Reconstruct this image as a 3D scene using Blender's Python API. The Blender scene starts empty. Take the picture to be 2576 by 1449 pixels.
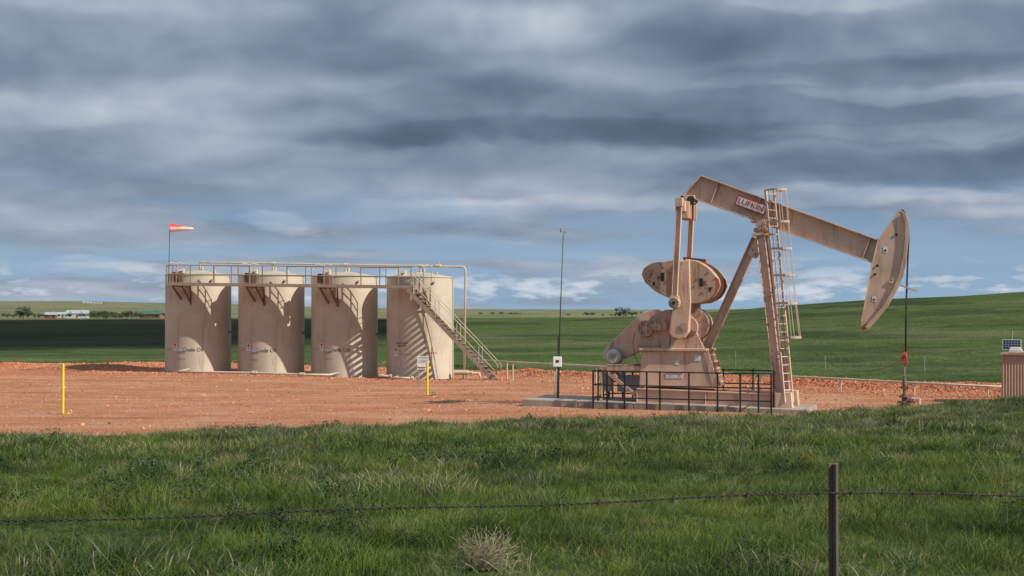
import bpy, math, random
import numpy as np
from mathutils import Vector, Matrix
random.seed(7); rng=np.random.default_rng(7)
sc=bpy.context.scene
COL=sc.collection
R_=math.radians
def lin(r,g,b):
    f=lambda c:(c/255/12.92) if c/255<=.04045 else ((c/255+.055)/1.055)**2.4
    return (f(r),f(g),f(b),1)
# ---------------------------------------------------------------- node helper
class NT:
    def __init__(s,tree):
        s.t=tree; s.n=tree.nodes; s.l=tree.links
    def new(s,k,**kw):
        n=s.n.new(k)
        for a,b in kw.items(): setattr(n,a,b)
        return n
    def put(s,sock,v):
        if isinstance(v,bpy.types.NodeSocket): s.l.new(v,sock)
        elif v is not None: sock.default_value=v
    def m(s,op,a,b=None,c=None,clamp=False):
        n=s.new('ShaderNodeMath',operation=op,use_clamp=clamp)
        s.put(n.inputs[0],a); s.put(n.inputs[1],b)
        if c is not None: s.put(n.inputs[2],c)
        return n.outputs[0]
    def vm(s,op,a,b=None):
        n=s.new('ShaderNodeVectorMath',operation=op)
        s.put(n.inputs[0],a)
        if b is not None: s.put(n.inputs[1],b)
        return n.outputs[0]
    def mix(s,f,a,b,mode='MIX'):
        n=s.new('ShaderNodeMix',data_type='RGBA',blend_type=mode)
        s.put(n.inputs[0],f); s.put(n.inputs[6],a); s.put(n.inputs[7],b)
        return n.outputs[2]
    def noise(s,v,scale,detail=4,rough=.55,dist=0,out=0):
        n=s.new('ShaderNodeTexNoise')
        s.put(n.inputs['Vector'],v); n.inputs['Scale'].default_value=scale
        n.inputs['Detail'].default_value=detail; n.inputs['Roughness'].default_value=rough
        n.inputs['Distortion'].default_value=dist
        return n.outputs[out]
    def ss(s,v,a,b,lo=0,hi=1):
        n=s.new('ShaderNodeMapRange',interpolation_type='SMOOTHSTEP')
        s.put(n.inputs[0],v)
        for i,x in enumerate((a,b,lo,hi)): n.inputs[i+1].default_value=x
        return n.outputs[0]
    def ramp(s,f,stops):
        n=s.new('ShaderNodeValToRGB'); e=n.color_ramp.elements
        while len(e)<len(stops): e.new(.5)
        for i,(p,c) in enumerate(stops): e[i].position=p; e[i].color=c
        s.put(n.inputs[0],f); return n.outputs[0]
    def sep(s,v):
        n=s.new('ShaderNodeSeparateXYZ'); s.put(n.inputs[0],v); return n.outputs
    def comb(s,x,y,z):
        n=s.new('ShaderNodeCombineXYZ')
        for i,v in enumerate((x,y,z)): s.put(n.inputs[i],v)
        return n.outputs[0]
def newmat(name):
    m=bpy.data.materials.new(name); m.use_nodes=True
    N=NT(m.node_tree); b=m.node_tree.nodes['Principled BSDF']
    return m,N,b
def bump(N,b,h,strength=.3,dist=.02):
    n=N.new('ShaderNodeBump'); n.inputs['Strength'].default_value=strength
    n.inputs['Distance'].default_value=dist; N.put(n.inputs['Height'],h); N.put(b.inputs['Normal'],n.outputs[0])
def paint(name,col,rough=.55,grime=(.12,.07,.045,1),amt=.35,scale=1.2,metal=0,streak=4,bmp=.15):
    m,N,b=newmat(name)
    tc=N.new('ShaderNodeTexCoord').outputs['Object']
    st=N.vm('MULTIPLY',tc,(streak,streak,.45))
    n1=N.noise(st,scale,5,.65); n2=N.noise(tc,scale*.7,4,.6); n3=N.noise(tc,scale*9,3,.6)
    f=N.ss(n1,.50,.74,0,amt)
    f2=N.ss(n3,.62,.75,0,amt*1.1)
    f=N.m('MAXIMUM',f,f2)
    v=N.ss(n2,.3,.7,0,1)
    c=N.mix(v,tuple(x*.82 for x in col[:3])+(1,),tuple(min(1,x*1.06) for x in col[:3])+(1,))
    c=N.mix(f,c,grime)
    N.put(b.inputs['Base Color'],c); b.inputs['Metallic'].default_value=metal
    N.put(b.inputs['Roughness'],N.ss(n3,.3,.7,rough-.08,rough+.15))
    bump(N,b,n3,bmp,.01)
    return m
M_tan=paint('tan_paint',(.69,.465,.345,1),.5,(.2,.08,.04,1),.65)
M_tan2=paint('cast_tan_paint',(.57,.37,.27,1),.6,(.13,.05,.028,1),.9,scale=1.8)
M_weight=paint('rusty_weight_paint',(.55,.35,.24,1),.65,(.17,.06,.03,1),.95,scale=1.5)
M_orange=paint('faded_orange_paint',(.50,.15,.065,1),.6,(.2,.05,.02,1),.6)
M_tank=paint('tank_cream_paint',(.56,.49,.385,1),.5,(.20,.155,.11,1),.45,scale=.7,streak=3,bmp=.05)
M_walk=paint('catwalk_paint',(.34,.265,.195,1),.55,(.14,.06,.035,1),.6)
M_dkwalk=paint('rusty_bracket_paint',(.20,.12,.085,1),.7,(.1,.04,.025,1),.8)
M_pipe=paint('pipe_paint',(.60,.52,.40,1),.5,(.2,.12,.08,1),.3)
M_lad=paint('ladder_paint',(.66,.48,.37,1),.5,(.2,.12,.08,1),.3)
M_black=paint('black_steel',(.018,.017,.017,1),.5,(.06,.03,.02,1),.4)
M_dark=paint('dark_grease',(.035,.028,.025,1),.6,(.09,.04,.02,1),.5)
M_grey=paint('grey_steel',(.3,.3,.29,1),.45,(.12,.08,.05,1),.4)
M_mast=paint('mast_steel',(.10,.10,.10,1),.45,(.12,.08,.05,1),.4)
M_motor=paint('motor_grey',(.5,.5,.47,1),.45,(.12,.1,.08,1),.3)
M_yellow=paint('yellow_plastic',(.85,.68,.03,1),.4,(.3,.2,.05,1),.12)
M_white=paint('white_enamel',(.78,.78,.76,1),.4,(.3,.25,.2,1),.15)
M_red=paint('red_ink',(.5,.03,.03,1),.5,(.3,.1,.08,1),.1)
M_ink=paint('black_ink',(.02,.02,.02,1),.6,(.1,.1,.1,1),.1)
M_fink=paint('faded_ink',(.17,.14,.11,1),.6,(.3,.25,.2,1),.3)
M_frink=paint('faded_red_ink',(.5,.2,.13,1),.6,(.4,.3,.2,1),.3)
M_conc=paint('concrete',(.36,.31,.26,1),.85,(.3,.14,.09,1),.7,bmp=.5)
M_post=paint('weathered_post',(.13,.10,.085,1),.6,(.2,.065,.03,1),.9,scale=6)
M_wire=paint('rusty_wire',(.025,.02,.018,1),.6,(.07,.03,.02,1),.6,scale=8)
M_redclamp=paint('red_clamp',(.42,.08,.04,1),.5,(.12,.04,.02,1),.7)
M_panel=paint('solar_cells',(.015,.025,.06,1),.15,(.03,.04,.07,1),.2)
M_shed=paint('shed_siding',(.42,.31,.22,1),.6,(.2,.12,.08,1),.3)
M_glass=paint('window_glass',(.03,.04,.05,1),.1,(.05,.05,.05,1),.1)

# ---------------------------------------------------------------- mesh helper
import bmesh
class MB:
    def __init__(s): s.v=[]; s.f=[]; s.sm=[]; s.pr=[]
    def add(s,vs,fs,smooth=False):
        o=len(s.v); f0=len(s.f); s.v+= [tuple(v) for v in vs]
        for f in fs:
            s.f.append(tuple(i+o for i in f)); s.sm.append(smooth)
        s.pr.append((o,len(s.v),f0,len(s.f)))
        return s
    def box(s,c,d,rot=None):
        vs=[]
        for x in (-.5,.5):
            for y in (-.5,.5):
                for z in (-.5,.5):
                    p=Vector((x*d[0],y*d[1],z*d[2]))
                    if rot is not None: p=rot@p
                    vs.append(p+Vector(c))
        return s.add(vs,[(0,1,3,2),(4,6,7,5),(0,4,5,1),(2,3,7,6),(0,2,6,4),(1,5,7,3)])
    def bar(s,p0,p1,w,h,side=(0,1,0)):
        p0=Vector(p0);p1=Vector(p1); d=p1-p0; L=d.length; d.normalize()
        sd=Vector(side); sd=(sd-d*sd.dot(d))
        if sd.length<1e-4: sd=Vector((1,0,0))-d*d.x
        sd.normalize(); up=d.cross(sd)
        R=Matrix((d,sd,up)).transposed()
        return s.box((p0+p1)/2,(L,w,h),R)
    def cyl(s,p0,p1,r,r2=None,seg=12,cap=True):
        if r2 is None:r2=r
        p0=Vector(p0);p1=Vector(p1); d=(p1-p0).normalized()
        a=Vector((0,0,1)) if abs(d.z)<.9 else Vector((1,0,0))
        u=d.cross(a).normalized(); w=d.cross(u)
        vs=[];
        for p,rr in((p0,r),(p1,r2)):
            for i in range(seg):
                t=2*math.pi*i/seg; vs.append(p+(u*math.cos(t)+w*math.sin(t))*rr)
        fs=[(i,(i+1)%seg,seg+(i+1)%seg,seg+i) for i in range(seg)]
        s.add(vs,fs,True)
        if cap:
            s.add(vs[:seg],[tuple(range(seg))[::-1]]); s.add(vs[seg:],[tuple(range(seg))])
        return s
    def tube(s,pts,r,seg=8):
        pts=[Vector(p) for p in pts]; vs=[];n=len(pts)
        prev=None
        for i,p in enumerate(pts):
            d=(pts[min(i+1,n-1)]-pts[max(i-1,0)]).normalized()
            if prev is None:
                a=Vector((0,0,1)) if abs(d.z)<.9 else Vector((1,0,0)); u=d.cross(a).normalized()
            else:
                u=(prev-d*prev.dot(d)).normalized()
            prev=u; w=d.cross(u)
            for k in range(seg):
                t=2*math.pi*k/seg; vs.append(p+(u*math.cos(t)+w*math.sin(t))*r)
        fs=[]
        for i in range(n-1):
            for k in range(seg):
                fs.append((i*seg+k,i*seg+(k+1)%seg,(i+1)*seg+(k+1)%seg,(i+1)*seg+k))
        fs+= [tuple(range(seg))[::-1],tuple((n-1)*seg+k for k in range(seg))]
        return s.add(vs,fs,True)
    def prism(s,poly,y0,y1):
        n=len(poly); vs=[(x,y0,z) for x,z in poly]+[(x,y1,z) for x,z in poly]
        fs=[tuple(range(n)),tuple(range(n,2*n))[::-1]]+[(i,n+i,n+(i+1)%n,(i+1)%n) for i in range(n)]
        return s.add(vs,fs)
    def ring(s,c,ax,Rr,r,seg=24,a0=0,a1=2*math.pi,u=None):
        ax=Vector(ax).normalized(); c=Vector(c)
        if u is None:
            a=Vector((0,0,1)) if abs(ax.z)<.9 else Vector((1,0,0)); u=ax.cross(a).normalized()
        else: u=Vector(u)
        w=ax.cross(u)
        n=seg+1
        return s.tube([c+(u*math.cos(a0+(a1-a0)*i/seg)+w*math.sin(a0+(a1-a0)*i/seg))*Rr for i in range(n)],r,6)
    def obj(s,name,mat,parent=None,bevel=0,split=False,**kw):
        if split:
            # pieces that do not touch become parts of their own
            bb=[]
            for (a,b_,c,d) in s.pr:
                A=np.array(s.v[a:b_]); bb.append((A.min(0)-.012,A.max(0)+.012))
            g=list(range(len(bb)))
            def find(i):
                while g[i]!=i: i=g[i]
                return i
            for i in range(len(bb)):
                for j in range(i):
                    if np.all(bb[i][0]<=bb[j][1]) and np.all(bb[j][0]<=bb[i][1]): g[find(i)]=find(j)
            gr={}
            for i in range(len(bb)): gr.setdefault(find(i),[]).append(i)
            if len(gr)>1:
                first=None
                for key in sorted(gr):
                    q=MB()
                    for i in gr[key]:
                        a,b_,c,d=s.pr[i]; o=len(q.v); q.v+=s.v[a:b_]
                        for k in range(c,d): q.f.append(tuple(t-a+o for t in s.f[k])); q.sm.append(s.sm[k])
                        q.pr.append((o,len(q.v),0,0))
                    r=q.obj(name,mat,parent,bevel)
                    if first is None: first=r
                return first
        me=bpy.data.meshes.new(name); me.from_pydata(s.v,[],s.f); 
        me.materials.append(mat)
        me.polygons.foreach_set('use_smooth',s.sm)
        me.update()
        bm=bmesh.new(); bm.from_mesh(me); bmesh.ops.recalc_face_normals(bm,faces=bm.faces); bm.to_mesh(me); bm.free()
        o=bpy.data.objects.new(name,me); COL.objects.link(o)
        if parent is not None: o.parent=parent
        if bevel:
            bv=o.modifiers.new('bevel','BEVEL'); bv.width=bevel; bv.segments=1; bv.limit_method='ANGLE'; bv.angle_limit=R_(40)
        for k,v in kw.items(): o[k]=v
        return o
def thing(name,label,cat,loc=(0,0,0),rz=0,group=None):
    o=bpy.data.objects.new(name,None); o.empty_display_size=.5; COL.objects.link(o)
    o.location=loc; o.rotation_euler=(0,0,rz); o['label']=label; o['category']=cat
    if group:o['group']=group
    return o
def tmesh(body,size):
    cu=bpy.data.curves.new('tmp','FONT'); cu.body=body; cu.size=size; cu.align_x='CENTER'; cu.align_y='CENTER'
    cu.resolution_u=3
    o=bpy.data.objects.new('tmp',cu); COL.objects.link(o)
    bpy.context.view_layer.update()
    dg=bpy.context.evaluated_depsgraph_get()
    me=bpy.data.meshes.new_from_object(o.evaluated_get(dg))
    bpy.data.objects.remove(o); bpy.data.curves.remove(cu)
    return me
def text(body,size,mat,parent,org,xd=(1,0,0),ud=(0,0,1),name='lettering',cyl=None,sx=1):
    L=body.split('\n')
    if len(L)>1:
        for i,b_ in enumerate(L):
            off=((len(L)-1)/2-i)*size
            text(b_,size,mat,parent,Vector(org)+Vector(ud)*off,xd,ud,name,(cyl[0],cyl[1],cyl[2]+off) if cyl else None,sx)
        return
    me=tmesh(body,size)
    for v in me.vertices:
        x,y=v.co.x*sx,v.co.y
        if cyl:
            R,a0,z0=cyl; a=a0+x/R; v.co=(R*math.sin(a),-R*math.cos(a),z0+y)
        else:
            v.co=Vector(org)+Vector(xd)*x+Vector(ud)*y
    me.materials.clear(); me.materials.append(mat)
    o=bpy.data.objects.new(name,me); COL.objects.link(o)
    if parent: o.parent=parent
    return o

# ---------------------------------------------------------------- surveying: camera & vertical planes
FP=4000.0; CZ=3.57; PIT=math.atan(60.5/FP)
def ray(px,py):
    u=(px-1288)/FP; v=(724.5-py)/FP; c,s_=math.cos(PIT),math.sin(PIT)
    return Vector((u,c-v*s_,s_+v*c))
def at(px,py,Y):
    d=ray(px,py); t=Y/d.y; return Vector((d.x*t,Y,CZ+d.z*t))
class Frame:
    def __init__(s,ox,oy,th):
        s.o=(ox,oy); s.ex=(math.cos(th),-math.sin(th)); s.ey=(math.sin(th),math.cos(th)); s.th=th
    def T(s,px,py,c=0):
        d=ray(px,py); t=(c+s.o[0]*s.ey[0]+s.o[1]*s.ey[1])/(d.x*s.ey[0]+d.y*s.ey[1])
        X=d.x*t-s.o[0];Y=d.y*t-s.o[1]
        return (X*s.ex[0]+Y*s.ex[1],CZ+d.z*t)
    def V(s,px,py,c=0):
        x,z=s.T(px,py,c); return Vector((x,c,z))
cam=bpy.data.cameras.new('camera'); co=bpy.data.objects.new('camera',cam); COL.objects.link(co)
co.location=(0,0,CZ); co.rotation_euler=(math.pi/2+PIT,0,0); cam.sensor_width=36; cam.lens=36*FP/2576
cam.clip_end=20000; cam.clip_start=.1; sc.camera=co
sc.view_settings.view_transform='Standard'; sc.view_settings.look='None'; sc.view_settings.exposure=0

# ---------------------------------------------------------------- sun and sky
AZ,EL=R_(27),R_(36)
tosun=Vector((math.cos(AZ)*math.cos(EL),-math.sin(AZ)*math.cos(EL),math.sin(EL)))
sl=bpy.data.lights.new('sun','SUN'); sl.energy=5.0; sl.angle=R_(.5); sl.color=(1,.93,.82)
so=bpy.data.objects.new('sun',sl); COL.objects.link(so); so.rotation_euler=tosun.to_track_quat('Z','Y').to_euler(); so.location=(40,-20,60)
w=bpy.data.worlds.new('World'); sc.world=w; w.use_nodes=True
w.cycles.sampling_method='MANUAL'; w.cycles.sample_map_resolution=256
N=NT(w.node_tree); bg=w.node_tree.nodes['Background']; STR=.1
sky=N.new('ShaderNodeTexSky',sky_type='NISHITA'); sky.sun_disc=False; sky.sun_elevation=EL; sky.sun_rotation=R_(117)
g=N.new('ShaderNodeTexCoord').outputs['Generated']
X,Y,Z=N.sep(g)
az=N.m('ARCTAN2',X,Y); el=N.m('MAXIMUM',Z,0.0)
lg=N.m('MULTIPLY',N.m('LOGARITHM',N.m('ADD',N.m('MULTIPLY',el,16.0),1.0),math.e),1.75)
Q=N.comb(N.m('MULTIPLY',az,4.6),lg,0.0)
qw=N.noise(Q,1.3,2,.5,0,1)
qws=N.vm('SUBTRACT',qw,(.5,.5,.5))
Qw=N.vm('ADD',Q,N.vm('MULTIPLY',qws,(.5,.25,.0)))
nC=N.noise(Qw,1.35,7,.46)
nL=N.noise(Qw,2.1,3.5,.48); nL2=N.noise(N.vm('ADD',Qw,(.02,.13,0)),2.1,3.5,.48)
rel=N.m('SUBTRACT',nL,nL2)
q2=N.noise(Q,2.2,4,.55,0,1); q2x,q2y,_=N.sep(q2)
azw=N.m('ADD',az,N.m('MULTIPLY',N.m('SUBTRACT',q2x,.5),.12)); elw=N.m('ADD',el,N.m('MULTIPLY',N.m('SUBTRACT',q2y,.5),.028))
def blob(px,py,sx,sy,amp,edge=.25):
    cx=math.atan((px-1288)/FP); cy=(785-py)/FP
    a=N.m('MULTIPLY',N.m('SUBTRACT',azw,cx),FP/sx); b=N.m('MULTIPLY',N.m('SUBTRACT',elw,cy),FP/sy)
    r=N.m('ADD',N.m('MULTIPLY',a,a),N.m('MULTIPLY',b,b))
    return N.m('MULTIPLY',N.ss(r,1.8,edge),amp)
blobs=[(1550,290,880,85,-.20),(1500,340,700,34,-.16),(2250,130,640,75,-.22),(2300,195,520,28,-.12),(2300,425,560,50,-.30),(1000,120,380,80,-.08),(200,150,380,70,-.08),(300,30,420,45,.06),
 (1230,80,260,60,.15),(60,300,230,45,.13),(500,270,260,50,.05),(1500,60,260,45,.05),(2050,25,300,22,.10),(1000,470,520,40,.05),(300,470,420,45,-.06),
 (1120,520,230,35,.15),(730,555,110,25,.28),(150,600,260,24,-.07),(2000,500,700,24,.13),(1500,590,520,22,-.06),(250,680,150,20,.30),(2400,690,220,20,-.06),(2250,590,420,26,-.06),(2400,250,340,18,.15),(2250,335,280,18,.11),(1950,215,200,16,.06),(900,640,500,12,.08),(1900,640,500,12,.10)]
acc=None
for b_ in blobs:
    x=blob(*b_); acc=x if acc is None else N.m('ADD',acc,x)
base=N.ss(el,.0,.09,.60,.57)
sh=N.m('ADD',base,acc)
sh=N.m('ADD',sh,N.m('MULTIPLY',N.m('SUBTRACT',nC,.5),.72))
sh=N.m('ADD',sh,N.m('MULTIPLY',rel,.62))
Q3=N.comb(N.m('MULTIPLY',az,2.6),N.m('MULTIPLY',el,44.0),7.0)
n3=N.noise(Q3,1.0,4,.5)
sh=N.m('ADD',sh,N.m('MULTIPLY',N.m('SUBTRACT',n3,.5),N.ss(el,.02,.10,.5,.06)))
cc=N.ramp(sh,[(0.0,lin(74,90,109)),(.25,lin(97,114,134)),(.45,lin(124,140,160)),(.62,lin(149,163,181)),(.8,lin(181,191,203)),(1,lin(216,222,229))])
gap=N.ss(el,.10,.03,0,1)
gn=N.ss(N.m('ADD',N.m('MULTIPLY',nC,.4),N.m('MULTIPLY',n3,.6)),.48,.54,1,0)
gapf=N.m('MULTIPLY',N.m('MULTIPLY',gap,gn),.85)
blue=N.ramp(N.m('MULTIPLY',el,8),[(0,lin(146,180,212)),(1,lin(106,143,186))])
skyc=N.mix(.12,N.vm('MULTIPLY',blue,(1/STR,)*3),sky.outputs[0])
Q2=N.comb(N.m('MULTIPLY',az,17.0),N.m('MULTIPLY',el,60.0),3.0)
n5=N.noise(Q2,1.5,5,.55)
band=N.m('MULTIPLY',N.ss(el,.004,.009),N.ss(el,.036,.014))
puff=N.m('MULTIPLY',N.ss(n5,.49,.54),band)
c2=N.mix(gapf,N.vm('MULTIPLY',cc,(1/STR,)*3),skyc)
pc=N.ramp(N.ss(n5,.49,.64),[(0,lin(160,178,200)),(1,lin(218,223,230))])
c3=N.mix(N.m('MULTIPLY',puff,.75),c2,N.vm('MULTIPLY',pc,(1/STR,)*3))
up=N.ss(el,.2,.7,1,1.2)
c4=N.vm('MULTIPLY',c3,N.comb(up,up,up))
N.put(bg.inputs[0],c4); bg.inputs[1].default_value=STR

# ---------------------------------------------------------------- terrain
tab=rng.random((256,256))
def vn(x,y,s,o=0):
    x=np.asarray(x,float)/s+o*17.3+1000; y=np.asarray(y,float)/s+o*9.1+1000
    xi=np.floor(x).astype(int); yi=np.floor(y).astype(int); fx=x-xi; fy=y-yi
    fx=fx*fx*(3-2*fx); fy=fy*fy*(3-2*fy)
    t=lambda a,b: tab[a%256,b%256]
    return (t(xi,yi)*(1-fx)+t(xi+1,yi)*fx)*(1-fy)+(t(xi,yi+1)*(1-fx)+t(xi+1,yi+1)*fx)*fy-.5
def sm(t): t=np.clip(t,0,1); return t*t*(3-2*t)
def YE(x): return np.interp(x,[-40,-15.5,-8,0,8,14,25],[38,43,47,51,52.2,53.2,54])
def YF(x): return np.interp(x,[-60,-30,-5,0,5,20,35],[104,99,96,90,81,67.5,58])
def padsd(x,y): return np.minimum(np.minimum(y-YE(x),YF(x)+1.0-y),np.minimum(x+45,33-x))
def H(x,y):
    x=np.asarray(x,float); y=np.asarray(y,float)
    ye=YE(x); yf=YF(x); Rr=np.hypot(x,y); u=x/np.maximum(y,1)
    s=np.clip((y-5)/(ye-5),0,1)
    z=1.85*(1-s)
    z=z+.5*sm((x-8)/9)*sm((y-22)/28)*(1-sm((y-52)/3.5))
    isg=1-sm(padsd(x,y)/1.0)
    z=z+isg*(.16*vn(x,y,3.2)+.08*vn(x,y,1.1,2))*(1-sm((Rr-110)/60))
    z=z+.08*sm((x-2)/8)*isg*(1-sm((padsd(x,y)+1.2)/1.2))*sm((60-y)/5)*sm((y-30)/18)
    ispad=sm(padsd(x,y)/1.5)
    z=z+ispad*(.05*vn(x,y,5,3)+.03*vn(x,y,.9,4))
    z=z+.16*np.exp(-((x-1.5)/4.5)**2-((y-59.5)/3.5)**2)+.05*np.exp(-((x-8)/4)**2-((y-57)/3.5)**2)
    ht=np.interp(x,[-45,-20,-3,2,33],[.22,.2,.12,.42,.5])
    b=np.exp(-((y-yf)/1.7)**2)*ht*(1+.7*vn(x,y,2.5,5)+.35*vn(x,y,.7,6))*((x>-46)&(x<34))
    z=z+b
    z=z+.2*sm((-x-8)/9)*sm((y-76)/12)*(1-sm((y-110)/30))-.1*np.exp(-((x+4)/5)**2-((y-87)/6)**2)
    z=z+.25*np.exp(-((x+25)/3.2)**2-((y-95)/2)**2)
    Hu=np.interp(u,[-.5,-.2,-.03,.1,.178,.253,.32,.6],[-.5,-.2,1.6,2.6,4.5,5.9,7.2,10])*(y>0)
    hill=Hu*sm((Rr-76)/230)*(1-sm((Rr-310)/500))
    z=z+hill+ (1.3*vn(x,y,60,7)+.5*vn(x,y,17,8)+.16*vn(x,y,6,14))*sm((Rr-105)/90)
    A=np.interp(u,[-.6,-.32,-.24,-.18,0,.1,.3,.6],[24,24,19,17,7,7,12,14])
    z=z+A*sm((Rr-1200)/2300)+ (9*vn(x,y,420,9)+3*vn(x,y,150,10))*sm((Rr-1150)/900)
    return z
def hz(x,y): return float(H(x,y))
def axis(a,b,st,far,g_=1.09):
    c=list(np.arange(a,b+1e-6,st)); s=st; v=b
    while v<far: s*=g_; v+=s; c.append(v)
    return c
xp=axis(0,36,.4,5200); xs=np.array([-v for v in xp[:0:-1]]+xp)
ys=np.array(list(np.arange(-30,8,2.))+axis(8,112,.4,7000,1.07))
XX,YY=np.meshgrid(xs,ys); ZZ=H(XX,YY)
SD=padsd(XX,YY)
RRm=np.hypot(XX,YY)
cloudshade=np.clip(sm((RRm-155)/60)*(1-sm((RRm-750)/250))*(1-sm((XX/np.maximum(YY,1)+.08)/.06))*(1.0+.3*vn(XX,YY,90,12)),0,1)  # mask for a cloud shadow painted into the left fields' ground colour
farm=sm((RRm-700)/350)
nx=len(xs); idx=np.arange(XX.size).reshape(XX.shape)
F=np.stack([idx[:-1,:-1],idx[:-1,1:],idx[1:,1:],idx[1:,:-1]],-1).reshape(-1,4)
fc=SD.ravel()[F].mean(1)
def gridobj(name,sel,mat):
    f=F[sel]; used,inv=np.unique(f,return_inverse=True); inv=inv.reshape(f.shape)
    me=bpy.data.meshes.new(name); co_=np.stack([XX.ravel()[used],YY.ravel()[used],ZZ.ravel()[used]],1)
    me.from_pydata(co_.tolist(),[],inv.tolist())
    a=me.color_attributes.new('zone','FLOAT_COLOR','POINT')
    col=np.stack([np.clip(SD.ravel()[used]/8+.5,0,1),cloudshade.ravel()[used],farm.ravel()[used],np.ones(len(used))],1)
    a.data.foreach_set('color',col.astype(np.float32).ravel())
    me.polygons.foreach_set('use_smooth',[True]*len(f)); me.materials.append(mat); me.update()
    o=bpy.data.objects.new(name,me); COL.objects.link(o); o['kind']='structure'; return o
m,N,b=newmat('ground_surface')
pos=N.new('ShaderNodeNewGeometry').outputs['Position']
zn=N.new('ShaderNodeAttribute',attribute_name='zone').outputs['Color']; zr=N.new('ShaderNodeSeparateColor'); N.put(zr.inputs[0],zn)
sd=N.m('MULTIPLY',N.m('SUBTRACT',zr.outputs[0],.5),8.0)
en=N.noise(pos,.55,4,.65); en2=N.noise(pos,3.5,3,.6)
sd2=N.m('ADD',sd,N.m('ADD',N.m('MULTIPLY',N.m('SUBTRACT',en,.5),2.6),N.m('MULTIPLY',N.m('SUBTRACT',en2,.5),1.2)))
pm=N.ss(sd2,-.15,.15)
trk=N.noise(N.vm('MULTIPLY',pos,(.13,1.0,1)),1.0,6,.65)
d1=N.noise(pos,.35,5,.6); d2=N.noise(pos,9,4,.75); d3=N.noise(pos,2.2,5,.7)
dc=N.ramp(d1,[(.3,(.47,.195,.10,1)),(.5,(.55,.25,.138,1)),(.7,(.62,.33,.20,1))])
dc=N.mix(N.ss(trk,.5,.64,0,.6),dc,(.67,.40,.26,1))
dc=N.mix(N.ss(trk,.44,.33,0,.65),dc,(.27,.11,.055,1))
dc=N.mix(N.ss(d2,.56,.70,0,.7),dc,(.22,.085,.045,1))
dc=N.mix(N.ss(d2,.43,.3,0,.55),dc,(.72,.47,.32,1))
dc=N.mix(N.ss(d3,.58,.74,0,.45),dc,(.30,.12,.065,1))
px_,py_,pz_=N.sep(pos)
vor=N.new('ShaderNodeTexVoronoi'); N.put(vor.inputs['Vector'],pos); vor.inputs['Scale'].default_value=5.5
gr=N.ramp(N.noise(vor.outputs['Position'],7,2,.5),[(.3,(.26,.085,.04,1)),(.5,(.53,.18,.085,1)),(.68,(.67,.33,.19,1))])
gm=N.ss(N.m('ADD',pz_,N.m('MULTIPLY',N.m('SUBTRACT',d3,.5),.35)),.12,.26,0,.85)
gm=N.m('MULTIPLY',gm,N.ss(py_,60,63))
dc=N.mix(gm,dc,gr)
g1=N.noise(pos,.03,4,.6); g2=N.noise(pos,.30,5,.7); g3=N.noise(pos,2.5,4,.7)
gc=N.ramp(g2,[(.3,(.045,.075,.02,1)),(.5,(.08,.125,.033,1)),(.7,(.14,.18,.06,1))])
gc=N.mix(N.ss(g1,.42,.58,0,.55),gc,(.115,.165,.045,1))
gc=N.mix(N.ss(g1,.5,.36,0,.6),gc,(.04,.068,.022,1))
gc=N.mix(N.ss(g3,.48,.66,0,.7),gc,(.035,.06,.018,1))
g4=N.noise(N.vm('MULTIPLY',pos,(.02,.06,1)),1,6,.65)
gc=N.mix(N.ss(g4,.5,.64,0,.55),gc,(.19,.19,.095,1))
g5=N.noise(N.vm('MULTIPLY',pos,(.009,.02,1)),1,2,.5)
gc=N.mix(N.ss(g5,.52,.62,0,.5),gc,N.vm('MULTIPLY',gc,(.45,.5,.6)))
gc=N.mix(zr.outputs[1],gc,N.vm('MULTIPLY',gc,(.10,.13,.2)))  # painted cloud shadow: darkens the field colour where the mask is set
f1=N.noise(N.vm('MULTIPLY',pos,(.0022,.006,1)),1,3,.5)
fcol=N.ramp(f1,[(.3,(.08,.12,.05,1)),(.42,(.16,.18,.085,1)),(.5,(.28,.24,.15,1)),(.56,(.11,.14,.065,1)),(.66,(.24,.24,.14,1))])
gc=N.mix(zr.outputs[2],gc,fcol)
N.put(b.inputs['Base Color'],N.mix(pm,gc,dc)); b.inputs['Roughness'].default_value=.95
b.inputs['Specular IOR Level'].default_value=.08
hgt=N.m('ADD',N.m('MULTIPLY',d2,.9),N.m('ADD',N.m('MULTIPLY',d3,1.8),N.m('MULTIPLY',vor.outputs['Distance'],N.m('MULTIPLY',gm,-1.4))))
hg=N.m('ADD',N.m('MULTIPLY',g3,3.6),N.m('MULTIPLY',g2,7.0))
hm=N.new('ShaderNodeMix',data_type='FLOAT'); N.put(hm.inputs[0],pm); N.put(hm.inputs[2],hg); N.put(hm.inputs[3],hgt)
bump(N,b,hm.outputs[0],1.0,.13)
M_ground=m
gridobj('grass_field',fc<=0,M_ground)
gridobj('gravel_pad',fc>0,M_ground)

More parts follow.
